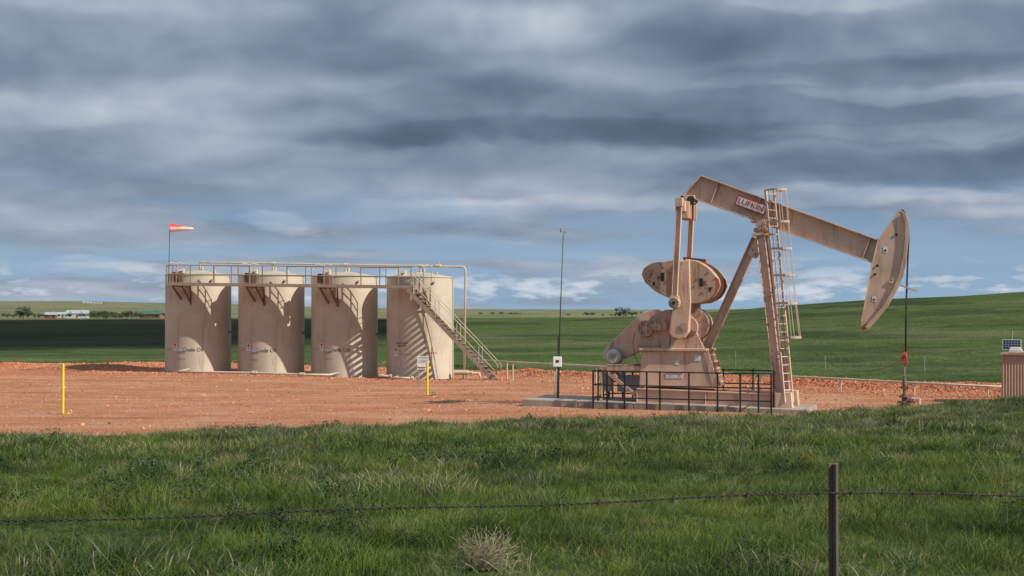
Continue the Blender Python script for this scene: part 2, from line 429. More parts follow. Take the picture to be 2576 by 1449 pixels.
# ---------------------------------------------------------------- scatter (ground cover only)
def scatter(name,pts,sc_,rot,ix,sources,mat_label):
    me=bpy.data.meshes.new(name); me.from_pydata(pts.tolist(),[],[])
    for nm,ty,dat in (('rot','FLOAT_VECTOR',rot),('sca','FLOAT',sc_),('ix','INT',ix)):
        a=me.attributes.new(nm,ty,'POINT')
        a.data.foreach_set('vector' if ty=='FLOAT_VECTOR' else 'value',np.asarray(dat).astype(np.float32 if ty!='INT' else np.int32).ravel())
    o=bpy.data.objects.new(name,me); COL.objects.link(o); o['kind']='stuff'; o['label']=mat_label[0]; o['category']=mat_label[1]
    cl=bpy.data.collections.new(name+'_sources')
    for i,s in enumerate(sources): cl.objects.link(s)
    gt=bpy.data.node_groups.new(name,'GeometryNodeTree')
    gt.interface.new_socket('Geometry',in_out='INPUT',socket_type='NodeSocketGeometry')
    gt.interface.new_socket('Geometry',in_out='OUTPUT',socket_type='NodeSocketGeometry')
    n=gt.nodes; gi=n.new('NodeGroupInput'); go=n.new('NodeGroupOutput')
    ip=n.new('GeometryNodeInstanceOnPoints'); ci=n.new('GeometryNodeCollectionInfo'); ci.inputs[0].default_value=cl
    ci.inputs['Separate Children'].default_value=True; ci.inputs['Reset Children'].default_value=True
    def na(nm,ty):
        q=n.new('GeometryNodeInputNamedAttribute'); q.data_type=ty; q.inputs[0].default_value=nm; return q.outputs[0]
    e2=n.new('FunctionNodeEulerToRotation'); L=gt.links.new
    L(na('rot','FLOAT_VECTOR'),e2.inputs[0]); L(gi.outputs[0],ip.inputs['Points']); L(ci.outputs[0],ip.inputs['Instance'])
    ip.inputs['Pick Instance'].default_value=True; L(na('ix','INT'),ip.inputs['Instance Index'])
    L(e2.outputs[0],ip.inputs['Rotation']); L(na('sca','FLOAT'),ip.inputs['Scale']); L(ip.outputs[0],go.inputs[0])
    md=o.modifiers.new('scatter','NODES'); md.node_group=gt
    return o
def blademat(name,dark,lite,dry,dryamt):
    m,N,b=newmat(name)
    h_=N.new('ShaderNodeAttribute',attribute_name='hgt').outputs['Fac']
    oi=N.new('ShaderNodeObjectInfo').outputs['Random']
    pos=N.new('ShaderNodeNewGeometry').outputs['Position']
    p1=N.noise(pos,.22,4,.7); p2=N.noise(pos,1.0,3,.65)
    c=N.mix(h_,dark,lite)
    c=N.mix(N.ss(p1,.46,.55,0,.85),c,N.vm('MULTIPLY',c,(.46,.54,.60)))
    c=N.mix(N.ss(p2,.50,.62,0,.75),c,N.vm('MULTIPLY',c,(1.75,1.35,1.3)))
    c=N.mix(N.ss(p2,.46,.36,0,.6),c,N.vm('MULTIPLY',c,(.6,.65,.7)))
    px_,py_,pz_=N.sep(pos)
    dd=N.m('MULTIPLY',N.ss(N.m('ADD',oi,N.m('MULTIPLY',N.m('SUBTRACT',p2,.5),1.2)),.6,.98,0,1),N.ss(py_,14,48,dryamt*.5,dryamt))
    c=N.mix(dd,c,dry)
    N.put(b.inputs['Base Color'],c); b.inputs['Roughness'].default_value=.65; b.inputs['Specular IOR Level'].default_value=.15
    tr=N.new('ShaderNodeBsdfTranslucent'); N.put(tr.inputs[0],c)
    mx=N.new('ShaderNodeMixShader'); mx.inputs[0].default_value=.28
    N.l.new(b.outputs[0],mx.inputs[1]); N.l.new(tr.outputs[0],mx.inputs[2])
    N.l.new(mx.outputs[0],m.node_tree.nodes['Material Output'].inputs[0])
    return m
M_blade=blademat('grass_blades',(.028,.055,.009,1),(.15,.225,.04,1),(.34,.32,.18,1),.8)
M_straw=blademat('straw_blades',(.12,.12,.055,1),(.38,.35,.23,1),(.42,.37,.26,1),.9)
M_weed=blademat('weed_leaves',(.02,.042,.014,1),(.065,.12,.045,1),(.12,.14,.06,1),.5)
def tuft(name,nb,rad,h0,h1,wd,mat,lean=.45,seed=0,head=False):
    r=random.Random(seed); V=[];Fs=[];Hh=[]
    for i in range(nb):
        a=r.random()*6.283; q=rad*math.sqrt(r.random()); bx,by=q*math.cos(a),q*math.sin(a)
        h=r.uniform(h0,h1)*(1.35 if r.random()<.1 else 1); w_=wd*r.uniform(.4,1.2); t=r.random()*6.283
        lx=lean*h*r.uniform(.0,1.5)+r.gauss(0,.45)*h; ly=r.gauss(0,.5)*h
        sx,sy=math.cos(t)*w_/2,math.sin(t)*w_/2; o=len(V)
        prof=((0,.7),(.4,.5),(.78,.9 if not head else 1.6)) if head else ((0,1),(.4,.95),(.75,.65))
        for k,(f,ww) in enumerate(prof):
            x=bx+lx*f*f; y=by+ly*f*f; z=h*(f-.18*f*f*min(2,math.hypot(lx,ly)/h))
            V+=[(x-sx*ww,y-sy*ww,z-(.03 if k==0 else 0)),(x+sx*ww,y+sy*ww,z-(.03 if k==0 else 0))]; Hh+=[f,f]
        V.append((bx+lx,by+ly,h*(1-.18*min(2,math.hypot(lx,ly)/h)))); Hh.append(1)
        Fs+=[(o,o+1,o+3,o+2),(o+2,o+3,o+5,o+4),(o+4,o+5,o+6)]
    me=bpy.data.meshes.new(name); me.from_pydata(V,[],Fs); a=me.attributes.new('hgt','FLOAT','POINT'); a.data.foreach_set('value',Hh)
    me.materials.append(mat); me.update(); return bpy.data.objects.new(name,me)
def leafclump(name,n,rx,rz,ls,mat,seed):
    r=random.Random(seed); V=[];Fs=[];Hh=[]
    for i in range(n):
        a=r.random()*6.283; q=r.random()**.5; zz=r.random()
        rr=rx*q*math.sqrt(max(0.05,1-zz*zz))*(1+.35*math.sin(a*3+seed)); x,y,z=rr*math.cos(a),rr*math.sin(a),rz*zz*(1+.3*math.cos(a*2+seed))
        d1=Vector((r.gauss(0,1),r.gauss(0,1),r.gauss(.3,.7))).normalized(); d2=d1.cross(Vector((r.gauss(0,1),r.gauss(0,1),1))).normalized()
        l=ls*r.uniform(.6,1.4); c=Vector((x,y,z)); o=len(V)
        V+=[c-d1*l,c+d2*l*.35,c+d1*l,c-d2*l*.35]; Fs.append((o,o+1,o+2,o+3)); Hh+=[zz]*4
    me=bpy.data.meshes.new(name); me.from_pydata(V,[],Fs); a=me.attributes.new('hgt','FLOAT','POINT'); a.data.foreach_set('value',Hh)
    me.materials.append(mat); me.update(); return bpy.data.objects.new(name,me)
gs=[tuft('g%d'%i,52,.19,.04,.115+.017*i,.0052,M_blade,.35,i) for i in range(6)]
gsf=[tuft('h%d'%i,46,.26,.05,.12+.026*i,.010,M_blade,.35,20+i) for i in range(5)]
ss_=[tuft('s%d'%i,14,.22,.12,.25,.0048,M_straw,.4,40+i,True) for i in range(3)]
ws=[leafclump('w%d'%i,420,.28,.22,.018,M_weed,60+i) for i in range(4)]
TX,TY=(1218-1288)/FP*12.9,12.9
def region(dens,y0,y1,side=1.18):
    out=[]
    yb=np.arange(y0,y1,1.0)
    for yv in yb:
        hw=(yv+1)*.33*side+1.0; d=dens(yv); n=rng.poisson(d*2*hw)
        out.append(np.stack([rng.uniform(-hw,hw,n),rng.uniform(yv,yv+1,n)],1))
    xy=np.concatenate(out)
    return xy[np.hypot(xy[:,0]-TX,(xy[:,1]-TY+.12)*.6)>.14]
def mk(name,xy,srcs,s0,s1,lab,tilt=.12,pw=1.0):
    z=H(xy[:,0],xy[:,1]); n=len(xy)
    pts=np.stack([xy[:,0],xy[:,1],z-.01],1)
    rot=np.stack([rng.normal(0,tilt,n),rng.normal(0,tilt,n),rng.normal(0,1.2,n)],1)
    pat=1+pw*(1.3*vn(xy[:,0],xy[:,1],.7,21)+.9*vn(xy[:,0],xy[:,1],2.4,22))
    scatter(name,pts,rng.uniform(s0,s1,n)*np.maximum(pat,.35),rot,rng.integers(0,len(srcs),n),srcs,lab)
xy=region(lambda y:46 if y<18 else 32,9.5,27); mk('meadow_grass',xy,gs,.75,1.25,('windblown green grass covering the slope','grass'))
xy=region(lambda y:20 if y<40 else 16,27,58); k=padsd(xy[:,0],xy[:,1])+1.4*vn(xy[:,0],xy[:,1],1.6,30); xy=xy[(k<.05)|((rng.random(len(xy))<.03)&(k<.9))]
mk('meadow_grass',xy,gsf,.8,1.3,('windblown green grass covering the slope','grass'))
xy=region(lambda y:6 if y<35 else 10,10,57); k=padsd(xy[:,0],xy[:,1]); q=vn(xy[:,0],xy[:,1],4,31)+.6*vn(xy[:,0],xy[:,1],1.3,32)+.25*(xy[:,1]>40); xy=xy[(k<.2)&(q>.06)]
mk('dry_grass',xy,ss_,.7,1.1,('pale dry grass stems among green grass','dry grass'))
xy=region(lambda y:2.0,10,56); k=padsd(xy[:,0],xy[:,1]); q=vn(xy[:,0],xy[:,1],3,33); xy=xy[(k<-.3)&(q>.03)]
mk('weed_clumps',xy,ws,.4,1.0,('low dark green leafy weeds in grass','weeds'))
xy=region(lambda y:3.2,60,108,1.1); k=padsd(xy[:,0],xy[:,1]); xy=xy[(k<-.2)&(k>-9)&(xy[:,1]>YE(xy[:,0])+3)]
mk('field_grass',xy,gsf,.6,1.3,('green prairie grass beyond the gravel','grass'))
def stone(name,seed,mat):
    r=random.Random(seed)
    bm=bmesh.new(); bmesh.ops.create_icosphere(bm,subdivisions=1,radius=1)
    for v in bm.verts: v.co*=r.uniform(.7,1.25); v.co.z*=.65
    me=bpy.data.meshes.new(name); bm.to_mesh(me); bm.free(); me.materials.append(mat); return bpy.data.objects.new(name,me)
m,N,b=newmat('red_stone'); oi=N.new('ShaderNodeObjectInfo').outputs['Random']
N.put(b.inputs['Base Color'],N.ramp(oi,[(0,(.30,.10,.05,1)),(.5,(.53,.19,.095,1)),(1,(.67,.34,.2,1))])); b.inputs['Roughness'].default_value=.9
st=[stone('r%d'%i,i,m) for i in range(4)]
n=34000; x=rng.uniform(-34,33,n); yy=YF(x)+rng.normal(-.8,1.5,n); 
n2=12000; x2=rng.uniform(-32,30,n2); y2=rng.uniform(42,96,n2); kk=padsd(x2,y2)>0; x=np.concatenate([x,x2[kk]]); yy=np.concatenate([yy,y2[kk]])
n3=3500; x3=rng.uniform(-24,0,n3); y3=rng.normal(86.2,1.0,n3)-(x3+11)*.2; x=np.concatenate([x,x3]); yy=np.concatenate([yy,y3])
pts=np.stack([x,yy,H(x,yy)],1); n=len(x)
scatter('gravel_stones',pts,rng.uniform(.012,.048,n)*np.where(rng.random(n)<.06,1.9,1),rng.uniform(0,6,(n,3)),rng.integers(0,4,n),st,('loose red scoria gravel on the pad','gravel'))

# ---------------------------------------------------------------- PUMPJACK
TH=R_(17); OX=(1780-1288)/FP*58
F1=Frame(OX,58,TH); T=F1.T; V=F1.V
pj=thing('pumpjack','tan oil pumpjack with nodding beam on concrete slab','oil pump',(OX,58,0),-TH)
def poly(pts,c=0): return [T(a,b_,c) for a,b_ in pts]
a=T(1315,1004,-1.7); b2=T(2030,1031,-1.7)
slab=thing('concrete_slab','long weathered concrete slab under the pumpjack','concrete slab',(OX,58,0),-TH)
cuts=5
for i in range(cuts):
    mb=MB()
    f0,f1_=i/cuts,(i+1)/cuts
    x0=a[0]+(b2[0]-a[0])*f0+(.012 if i else 0); x1=a[0]+(b2[0]-a[0])*f1_
    z0=a[1]+(b2[1]-a[1])*f0; z1=a[1]+(b2[1]-a[1])*f1_
    mb.prism([(x0,z0),(x1,z1),(x1,-.3),(x0,-.3)],-1.7,1.6)
    mb.obj('slab_section',M_conc,slab,.02)
mb=MB()
for c in (-.82,.72):
    P4=poly([(1602,978),(1952,992),(1952,1026),(1602,1011)],-.92) 
    mb.prism(P4,c-.02,c+.02)
    for (i,j) in ((0,1),(3,2)):
        p=Vector((P4[i][0],c,P4[i][1])); r=Vector((P4[j][0],c,P4[j][1])); mb.bar(p,r,.28,.045)
    for k in range(0,7):
        f=k/6; x=P4[0][0]*(1-f)+P4[1][0]*f; zt=P4[0][1]*(1-f)+P4[1][1]*f; zb=P4[3][1]*(1-f)+P4[2][1]*f
        if k in(0,6,3): mb.box((x,c,(zt+zb)/2),(.025,.24,abs(zt-zb)-.03))
x0=poly([(1602,990)],-.92)[0]; x1=poly([(1952,1005)],-.92)[0]
for k in range(6):
    f=k/5; mb.box((x0[0]*(1-f)+x1[0]*f,-.05,x0[1]*(1-f)+x1[1]*f-.05),(.2,1.5,.3))
mb.obj('skid_base',M_tan,pj,.006)
mb=MB(); pfp=poly([(1950,988),(1990,988),(1994,1030),(1950,1030)],-1.1); mb.prism(pfp,-1.15,-.7); mb.prism(pfp,.6,1.1)
mb.box((poly([(1970,1005)],-1.1)[0][0],-.03,.45),(.3,1.3,.25)); mb.obj('post_foot',M_tan,pj,.01)
mb=MB(); PP=poly([(1613,884),(1768,882),(1795,975),(1608,973)],-.75); mb.prism(PP,-.75,.75)
t0=T(1606,879,-.85); t1=T(1778,878,-.85); mb.box(((t0[0]+t1[0])/2,0,t0[1]),(t1[0]-t0[0],1.75,.09))
mb.obj('pedestal',M_tan,pj,.012)
mb=MB()
for yy_ in (-.75,-.3,.3,.75):
    p=Vector((PP[1][0],yy_,PP[1][1])); q=Vector((PP[2][0],yy_,PP[2][1])); off=Vector((.09,0,.02)); mb.bar(p+off,q+off,.05,.2)
for i in range(5):
    f=(i+.7)/5.4; x=PP[1][0]*(1-f)+PP[2][0]*f; z=PP[1][1]*(1-f)+PP[2][1]*f
    mb.box((x+.14,0,z),(.09,1.45,.05))
mb.obj('pedestal_steps',M_tan,pj)
for (px,py,w_,h_) in ((1686,944,.30,.22),(1708,944,.30,.22),(1703,912,.13,.15),(1755,901,.22,.2)):
    mb=MB(); p=V(px,py,-.76); mb.box(p,(w_,.012,h_)); sg=mb.obj('warning_plate',M_white,pj)
    if py==944:
        p=V(px,939,-.772); mb=MB(); mb.box(p,(.27,.006,.07)); mb.obj('warning_band',M_red,sg)
        text('DANGER',.062,M_white,sg,p+Vector((0,-.006,-.002)))
        text('NO\nSMOKING' if px<1700 else 'KEEP\nAWAY',.05,M_ink,sg,V(px,947,-.768))
# gearbox
cs=V(1720,824,-1.04); csx,csz=cs.x,cs.z
mb=MB(); mb.prism(poly([(1600,885),(1612,845),(1640,795),(1672,780),(1705,778),(1745,783),(1762,808),(1764,846),(1752,880),(1752,885)],-.45),-.45,.5)
mb.prism(poly([(1652,884),(1690,838),(1740,838),(1772,884)],-.5),-.5,-.46)
mb.prism([(csx-.75,csz-.9),(csx-.2,csz-.1),(csx+.35,csz-.1),(csx+.75,csz-.9)],-.62,-.46)
for k in (-1,1): mb.cyl((csx,k*.45,csz),(csx,k*.62,csz),.46,.42,28)
mb.cyl((csx+.22,-.53,csz+.1),(csx+.22,.55,csz+.1),.58,.58,32)
for i in range(14):
    t=i/14*6.283; mb.cyl((csx+.22+.52*math.cos(t),-.57,csz+.1+.52*math.sin(t)),(csx+.22+.52*math.cos(t),-.5,csz+.1+.52*math.sin(t)),.03,seg=6)
z_=T(1690,810,-.6); mb.box((z_[0]-.5,0,z_[1]-.05),(.5,1.0,.35))
for (px,py) in ((1640,850),(1660,858),(1645,868),(1765,835),(1758,865)):
    p=V(px,py,-.46); mb.cyl(p,p+Vector((0,-.04,0)),.035,seg=6)
p=V(1640,868,-.45); mb.box(p+Vector((-.1,-.02,0)),(.9,.05,.05))
mb.obj('gear_reducer',M_tan2,pj,.02)
mb=MB(); mb.cyl((csx,-1.08,csz),(csx,1.08,csz),.17,seg=20); mb.cyl((csx,-1.1,csz),(csx,-1.08,csz),.09,seg=14); mb.obj('crankshaft',M_tan2,pj)
mb=MB(); bgp=poly([(1519,893),(1521,880),(1535,862),(1600,800),(1618,785),(1642,778),(1668,780),(1690,797),(1694,830),(1680,852),(1640,872),(1562,905),(1535,908)],-.1)
mb.prism(bgp,-.1,.42)
mb.obj('belt_guard',M_tan,pj,.03)
mb=MB(); gc_=V(1623,826,-.55)
mb.ring(gc_,(0,1,0),.27,.035,28); mb.ring(gc_+Vector((0,.05,0)),(0,1,0),.27,.035,28); mb.cyl(gc_,gc_+Vector((0,.5,0)),.07,seg=12); mb.cyl(gc_+Vector((0,-.03,0)),gc_+Vector((0,.1,0)),.1,seg=14)
mb.cyl(gc_+Vector((0,.03,0)),gc_+Vector((0,.05,0)),.26,seg=28)
for i in range(5):
    t=i/5*6.283; mb.bar(gc_,gc_+Vector((.25*math.cos(t),0,.25*math.sin(t))),.05,.06)
mb.obj('flywheel',M_tan2,pj)
mb=MB(); p=V(1660,822,-.5); mb.cyl(p+Vector((-.35,0,0)),p+Vector((.1,0,0)),.11,seg=14); mb.cyl(p+Vector((-.2,0,0)),p+Vector((-.12,0,0)),.17,seg=14); mb.cyl(p+Vector((-.05,-.12,0)),p+Vector((-.05,.3,0)),.14,seg=14); mb.box(p+Vector((.15,.1,.02)),(.25,.3,.3)); mb.obj('brake_assembly',M_tan2,pj,.01)
mc=V(1543,897,-.6); mb=MB(); mb.cyl(mc,mc+Vector((0,.62,0)),.27,seg=28); mb.cyl(mc+Vector((0,-.08,0)),mc,.2,.27,seg=28)
for i in range(22):
    t=i/22*6.283; dd=Vector((math.cos(t),0,math.sin(t))); mb.bar(mc+Vector((0,.08,0))+dd*.28,mc+Vector((0,.56,0))+dd*.28,.012,.05,side=(-dd.z,0,dd.x))
mb.box(mc+Vector((.02,.3,-.3)),(.5,.5,.08)); mb.box(mc+Vector((-.3,.3,.06)),(.2,.28,.28)); mb.obj('motor',M_motor,pj,.006)
mb=MB(); mb.cyl(mc+Vector((0,-.09,0)),mc+Vector((0,-.082,0)),.12,seg=20); 
for i in range(4): t=i/4*6.283+.4; mb.bar(mc+Vector((0,-.095,0)),mc+Vector((.17*math.cos(t),-.082,.17*math.sin(t))),.01,.03)
mb.obj('motor_fan_grille',M_grey,pj)
mb=MB()
for c in (-.75,.45):
    o_=Vector((0,c+.75,0))
    mb.bar(V(1508,928,-.75)+o_,V(1612,926,-.75)+o_,.1,.16)
    mb.bar(V(1520,930,-.75)+o_,V(1606,1000,-.75)+o_,.1,.12)
    mb.bar(V(1512,930,-.75)+o_,V(1512,1006,-.75)+o_,.08,.08)
p=V(1555,918,-.75); mb.box(p+Vector((0,.62,0)),(1.2,1.3,.05)); mb.obj('motor_mount',M_tan2,pj)
mb=MB(); p=V(1528,958,-.3); mb.box(p,(.35,.4,.75)); mb.box(p+Vector((.8,.4,-.1)),(.9,.6,.6)); mb.obj('control_cabinet',M_grey,pj,.01,split=True)
# cranks, weights
crp=poly([(1697,662),(1735,652),(1738,760),(1732,836),(1722,849),(1708,853),(1692,849),(1684,838),(1688,800),(1694,765)],-1.04)
left=[(1613,690),(1618,676),(1628,668),(1642,661),(1692,653),(1714,652),(1714,760),(1690,753),(1665,742),(1648,733),(1622,710)]
right=[(1722,651),(1752,655),(1770,664),(1785,675),(1797,688),(1806,702),(1809,718),(1803,733),(1794,746),(1782,755),(1765,762),(1735,765),(1722,762)]
for k in (-1,1):
    mb=MB(); ys_=sorted((k*1.06,k*.72)); mb.prism(crp,*ys_)
    ca=mb.obj('crank_arm',M_tan,pj,.03)
    for side_ in (left,right):
        isr=side_ is right
        pl=poly(side_,-1.0); mb=MB(); ys_=sorted((k*1.0,k*.56)); mb.prism(pl,*ys_)
        cx=sum(p[0] for p in pl)/len(pl); cz=sum(p[1] for p in pl)/len(pl)
        cw=mb.obj('counterweight',M_weight,pj,.035)
        mb=MB()
        for (dx,dz,r_) in ((-.02,.02,.07),(-.3,.14,.035),(.27,-.14,.035),(-.1,-.34,.035),(.12,.38,.035),(-.38,-.1,.03),(.38,.17,.03)):
            mb.cyl((cx+dx,k*1.0,cz+dz),(cx+dx,k*1.02,cz+dz),r_,seg=10)
        mb.obj('weight_bolt',M_dkwalk,cw,split=True)
        mb=MB(); mb.box((cx-.12*(1 if isr else -1),k*1.004,cz+.05),(.13,.012,.3)); mb.obj('weight_slot',M_dark,cw)
        mb=MB(); mb.box((cx+.2*(1 if isr else -1),k*1.004,cz-.2),(.08,.012,.14)); mb.obj('weight_slot',M_dark,cw)
        mb=MB()
        if isr:
            tip=[(1800,696),(1806,702),(1810,718),(1804,733),(1795,747),(1787,753),(1798,738),(1803,720)]
            pt=poly(tip,-1.0)
            ys_=sorted((k*1.008,k*.85)) if k<0 else sorted((k*.552,k*.6))
            mb.prism([(x+.012,z) for x,z in pt],*ys_); mb.obj('weight_tip',M_orange if k<0 else M_dkwalk,cw)
mb=MB(); p0=T(1722,651,.9); p1=T(1778,657,.9); mb.bar((p0[0],.85,p0[1]),(p1[0],.85,p1[1]),.45,.12); 
mb.obj('crank_end_cap',M_orange,pj,.01)
text('4A2T',.22,M_fink,pj,V(1775,722,-1.035),xd=(.3,0,-.95),ud=(.95,0,.3))
text('4A2',.2,M_fink,pj,V(1636,690,-1.035),xd=(.3,0,.95),ud=(-.95,0,.3))
text('C',.16,M_dkwalk,pj,V(1716,662,-1.068))
pt=V(1709,510,-1.2); pb=V(1697,762,-1.2)
for k in (-1,1):
    mb=MB(); a_=Vector((pt.x,k*1.2,pt.z)); c_=Vector((pb.x,k*1.2,pb.z))
    for dx in (-.09,.09): mb.bar(a_+Vector((dx,0,0)),c_+Vector((dx,0,.15)),.16,.025)
    mb.bar(a_,c_,.03,.2); 
    mb.box(c_+Vector((0,0,.05)),(.32,.2,.4)); mb.cyl(c_+Vector((0,-.14,0)),c_+Vector((0,.14,0)),.2,seg=24)
    mb.box(a_+Vector((0,0,.02)),(.26,.24,.32))
    pa=mb.obj('pitman_arm',M_tan,pj,.006)
    mb=MB(); mb.cyl(c_+Vector((0,k*.13,0)),c_+Vector((0,k*.17,0)),.13,seg=20); mb.ring(c_+Vector((0,k*.15,0)),(0,1,0),.16,.02,20); mb.obj('wrist_pin',M_walk,pa)
    mb=MB(); mb.cyl(c_+Vector((0,k*.165,0)),c_+Vector((0,k*.18,0)),.07,seg=14); mb.obj('pin_nut',M_dark,pa)
mb=MB(); mb.box((pt.x+.02,0,pt.z-.12),(.34,2.3,.36)); mb.box((pt.x+.02,0,pt.z-.34),(.3,1.6,.34))
eb=V(1740,496,0); mb.box(((pt.x+eb.x)/2+.05,0,(pt.z+eb.z)/2+.05),(.42,.42,.3))
for yy_ in (-.85,-.5,-.2,.2,.5,.85): mb.box((pt.x+.02,yy_,pt.z-.22),(.46,.04,.62))
mb.obj('equalizer',M_tan,pj,.012)
mb=MB(); mb.cyl((pt.x+.25,-.35,eb.z-.12),(pt.x+.25,.35,eb.z-.12),.14,seg=18); mb.box((pt.x+.1,0,eb.z-.02),(.5,.36,.14)); mb.obj('tail_bearing',M_dark,pj)
mb=MB(); mb.prism(poly([(1768,444),(2212,606),(2197,660),(1724,491)]),-.02,.02)
A0,A1,B0,B1=V(1766,443),V(2214,606),V(1722,491),V(2199,662)
mb.bar(A0,A1,.40,.05); mb.bar(B0,B1,.40,.05); mb.bar(A0,B0,.40,.04)
dA=(A1-A0).normalized()
for f in (.1,.34,.40,.95):
    p=A0+(A1-A0)*f; q=p+Vector((dA.z,0,-dA.x))*((B1-A1).length*.98); mb.bar(p,q,.34,.03)
mb.obj('walking_beam',M_tan,pj,.006)
bc=V(1889,516,-.2); up_=Vector((-dA.z,0,dA.x))
if up_.z<0: up_=-up_
Rm=Matrix((dA,Vector((0,1,0)),up_)).transposed()
mb=MB(); mb.box(bc,(1.14,.012,.37),Rm); sgn=mb.obj('beam_nameplate',M_red,pj)
mb=MB(); mb.box(bc+Vector((0,-.008,0)),(1.05,.01,.29),Rm); mb.obj('nameplate_field',M_white,sgn)
text('LUFKIN',.30,M_red,sgn,bc+Vector((0,-.02,0)),xd=dA,ud=up_,sx=.98)
text('LUFKIN',.30,M_red,sgn,bc+Vector((0,-.021,0))+dA*.007,xd=dA,ud=up_,sx=.98)
mb=MB(); mb.box(bc+Vector((0,.1,0)),(.9,.17,.05),Rm); mb.obj('nameplate_bracket',M_tan,sgn)
mb=MB(); cb=V(1917,568); mb.cyl(cb+Vector((0,-.42,0)),cb+Vector((0,.42,0)),.17,seg=20); mb.box(cb+Vector((0,0,.16)),(.75,.5,.1)); mb.box(cb+Vector((0,0,-.17)),(.5,.8,.14)); mb.box(cb+Vector((0,0,.02)),(.36,.5,.3))
mb.obj('centre_bearing',M_tan2,pj,.012)
mb=MB()
tn=V(1914,592,-.25); bn=V(1961,1000,-1.0); bf=Vector((bn.x,.95,bn.z))
tf=Vector((tn.x,.25,tn.z))
def ibeam(mb,p,q,w,h,side=(1,0,0),t=.03):
    p=Vector(p);q=Vector(q);d=(q-p).normalized(); sd_=Vector(side); sd_=(sd_-d*sd_.dot(d)).normalized()
    mb.bar(p,q,h,t,side=side)
    for k in (-1,1): mb.bar(p+sd_*k*h/2,q+sd_*k*h/2,t,w,side=side)
ibeam(mb,tn,bn,.24,.27); ibeam(mb,tf,bf,.24,.27)
for f in (.18,.36,.54,.72,.88):
    p=tn.lerp(bn,f); q=tf.lerp(bf,f); mb.bar(p,q,.1,.12)
for f0,f1_ in ((.36,.54),(.54,.72),(.72,.9)):
    mb.bar(tn.lerp(bn,f0),tf.lerp(bf,f1_),.06,.06)
mb.box(((tn.x),0,tn.z+.04),(.62,.8,.1))
rt=V(1902,600,0); rb=V(1777,880,0)
ibeam(mb,rt,rb,.28,.28)
pg=poly([(1880,640),(1905,592),(1930,592),(1925,625),(1898,650)],-.16); mb.prism(pg,-.16,-.13); mb.prism(pg,.13,.16)
mb.box(rb+Vector((0,0,.02)),(.6,.6,.06))
mb.obj('samson_post',M_tan,pj,.006)
mb=MB(); 
for (px,py) in ((1893,628),(1905,605),(1917,600),(1900,640),(1909,620)):
    p=V(px,py,-.165); mb.cyl(p,p+Vector((0,-.03,0)),.025,seg=6)
mb.obj('gusset_bolt',M_dark,pj,split=True)
rd=Vector((.5,.866,0)); od=Vector((.866,-.5,0))
lt=V(1936,478,-.35); lb=V(1984,1012,-.95)
mb=MB()
for k in (-1,1): mb.bar(lt+rd*.24*k,lb+rd*.24*k,.045,.09,side=tuple(rd))
nr=26
for i in range(nr):
    p=lt.lerp(lb,(i+.5)/nr); mb.cyl(p-rd*.24,p+rd*.24,.02,seg=6)
for f in (.2,.5,.8):
    p=lt.lerp(lb,f); q=tn.lerp(bn,max(0,(f-.2)/.8)); mb.bar(p-rd*.24,q,.04,.04)
mb.obj('ladder',M_lad,pj)
mb=MB()
Lz=lambda py: lt.lerp(lb,(py-478)/(1012-478))
def hoop(c,R0):
    pts=[c-rd*.24]
    for i in range(13):
        t=math.pi*i/12; pts.append(c-rd*math.cos(t)*R0+od*(.22+math.sin(t)*(R0+.12)))
    pts.append(c+rd*.24); return pts
HP=[hoop(Lz(a_),r_) for a_,r_ in [(479,.34),(560,.34),(628,.34),(695,.34),(765,.34),(850,.38)]]
for h_ in HP: 
    for p,q in zip(h_[:-1],h_[1:]): mb.bar(p,q,.08,.02,side=(0,0,1))
for j in (1,4,7,10,13):
    for i in range(len(HP)-1): mb.bar(HP[i][j],HP[i+1][j],.06,.018)
mb.obj('ladder_cage',M_lad,pj)
hp=[(2262,531),(2274,536),(2280,560),(2281,600),(2276,645),(2266,690),(2250,730),(2228,768),(2202,800),(2180,824),(2172,829),(2166,822),(2168,808),(2195,664),(2209,606)]
mb=MB(); mb.prism(poly(hp),-.2,.2); 
arc=[V(*p) for p in hp[1:10]]
for a_,c_ in zip(arc[:-1],arc[1:]): mb.bar(a_,c_,.5,.045)
for yy_ in (-.25,.25):
    for a_,c_ in zip(arc[:-1],arc[1:]): mb.bar(a_+Vector((.02,yy_,0)),c_+Vector((.02,yy_,0)),.03,.12)
for (i,j) in ((14,0),(12,13),(13,14)):
    p,q=V(*hp[i]),V(*hp[j]); mb.bar(p,q,.46,.03)
hh=mb.obj('horse_head',M_tan,pj,.006)
mb=MB()
for px,py in ((2207,668),(2255,590),(2201,690)): 
    p=V(px,py,-.2); mb.cyl(p,p+Vector((0,-.03,0)),.045,seg=12)
mb.obj('head_pin',M_dark,hh,split=True)
mb=MB(); mb.bar(V(2236,708,-.22),V(2308,733,-.22),.05,.06); mb.bar(V(2244,700,-.22),V(2252,722,-.22),.05,.05); mb.obj('cable_guide',M_pipe,hh)
for px,py in ((2227,628),(2199,752)):
    mb=MB(); mb.box(V(px,py,-.206),(.14,.008,.2)); lbp=mb.obj('warning_label',M_white,hh)
    mb=MB(); mb.box(V(px,py+2,-.212),(.07,.006,.07),Matrix.Rotation(.7,3,'Y')); mb.obj('warning_mark',M_red if py>700 else M_ink,lbp)
mb=MB(); mb.prism(poly([(2163,822),(2172,831),(2186,820),(2180,814),(2172,818)]),-.21,.21); mb.obj('head_tip',M_orange,hh)
for yy_ in (-.2,.2):
    mb=MB()
    pts=[Vector((V(*q)[0]+0.04,yy_,V(*q)[2])) for q in ((2266,528),(2274,534),(2281,560),(2283,600),(2280,670),(2277,760),(2275,885))]
    mb.tube(pts,.024,6); mb.obj('bridle_cable',M_dark,pj)
wx=V(2275,900,0).x
zc=V(2275,893).z
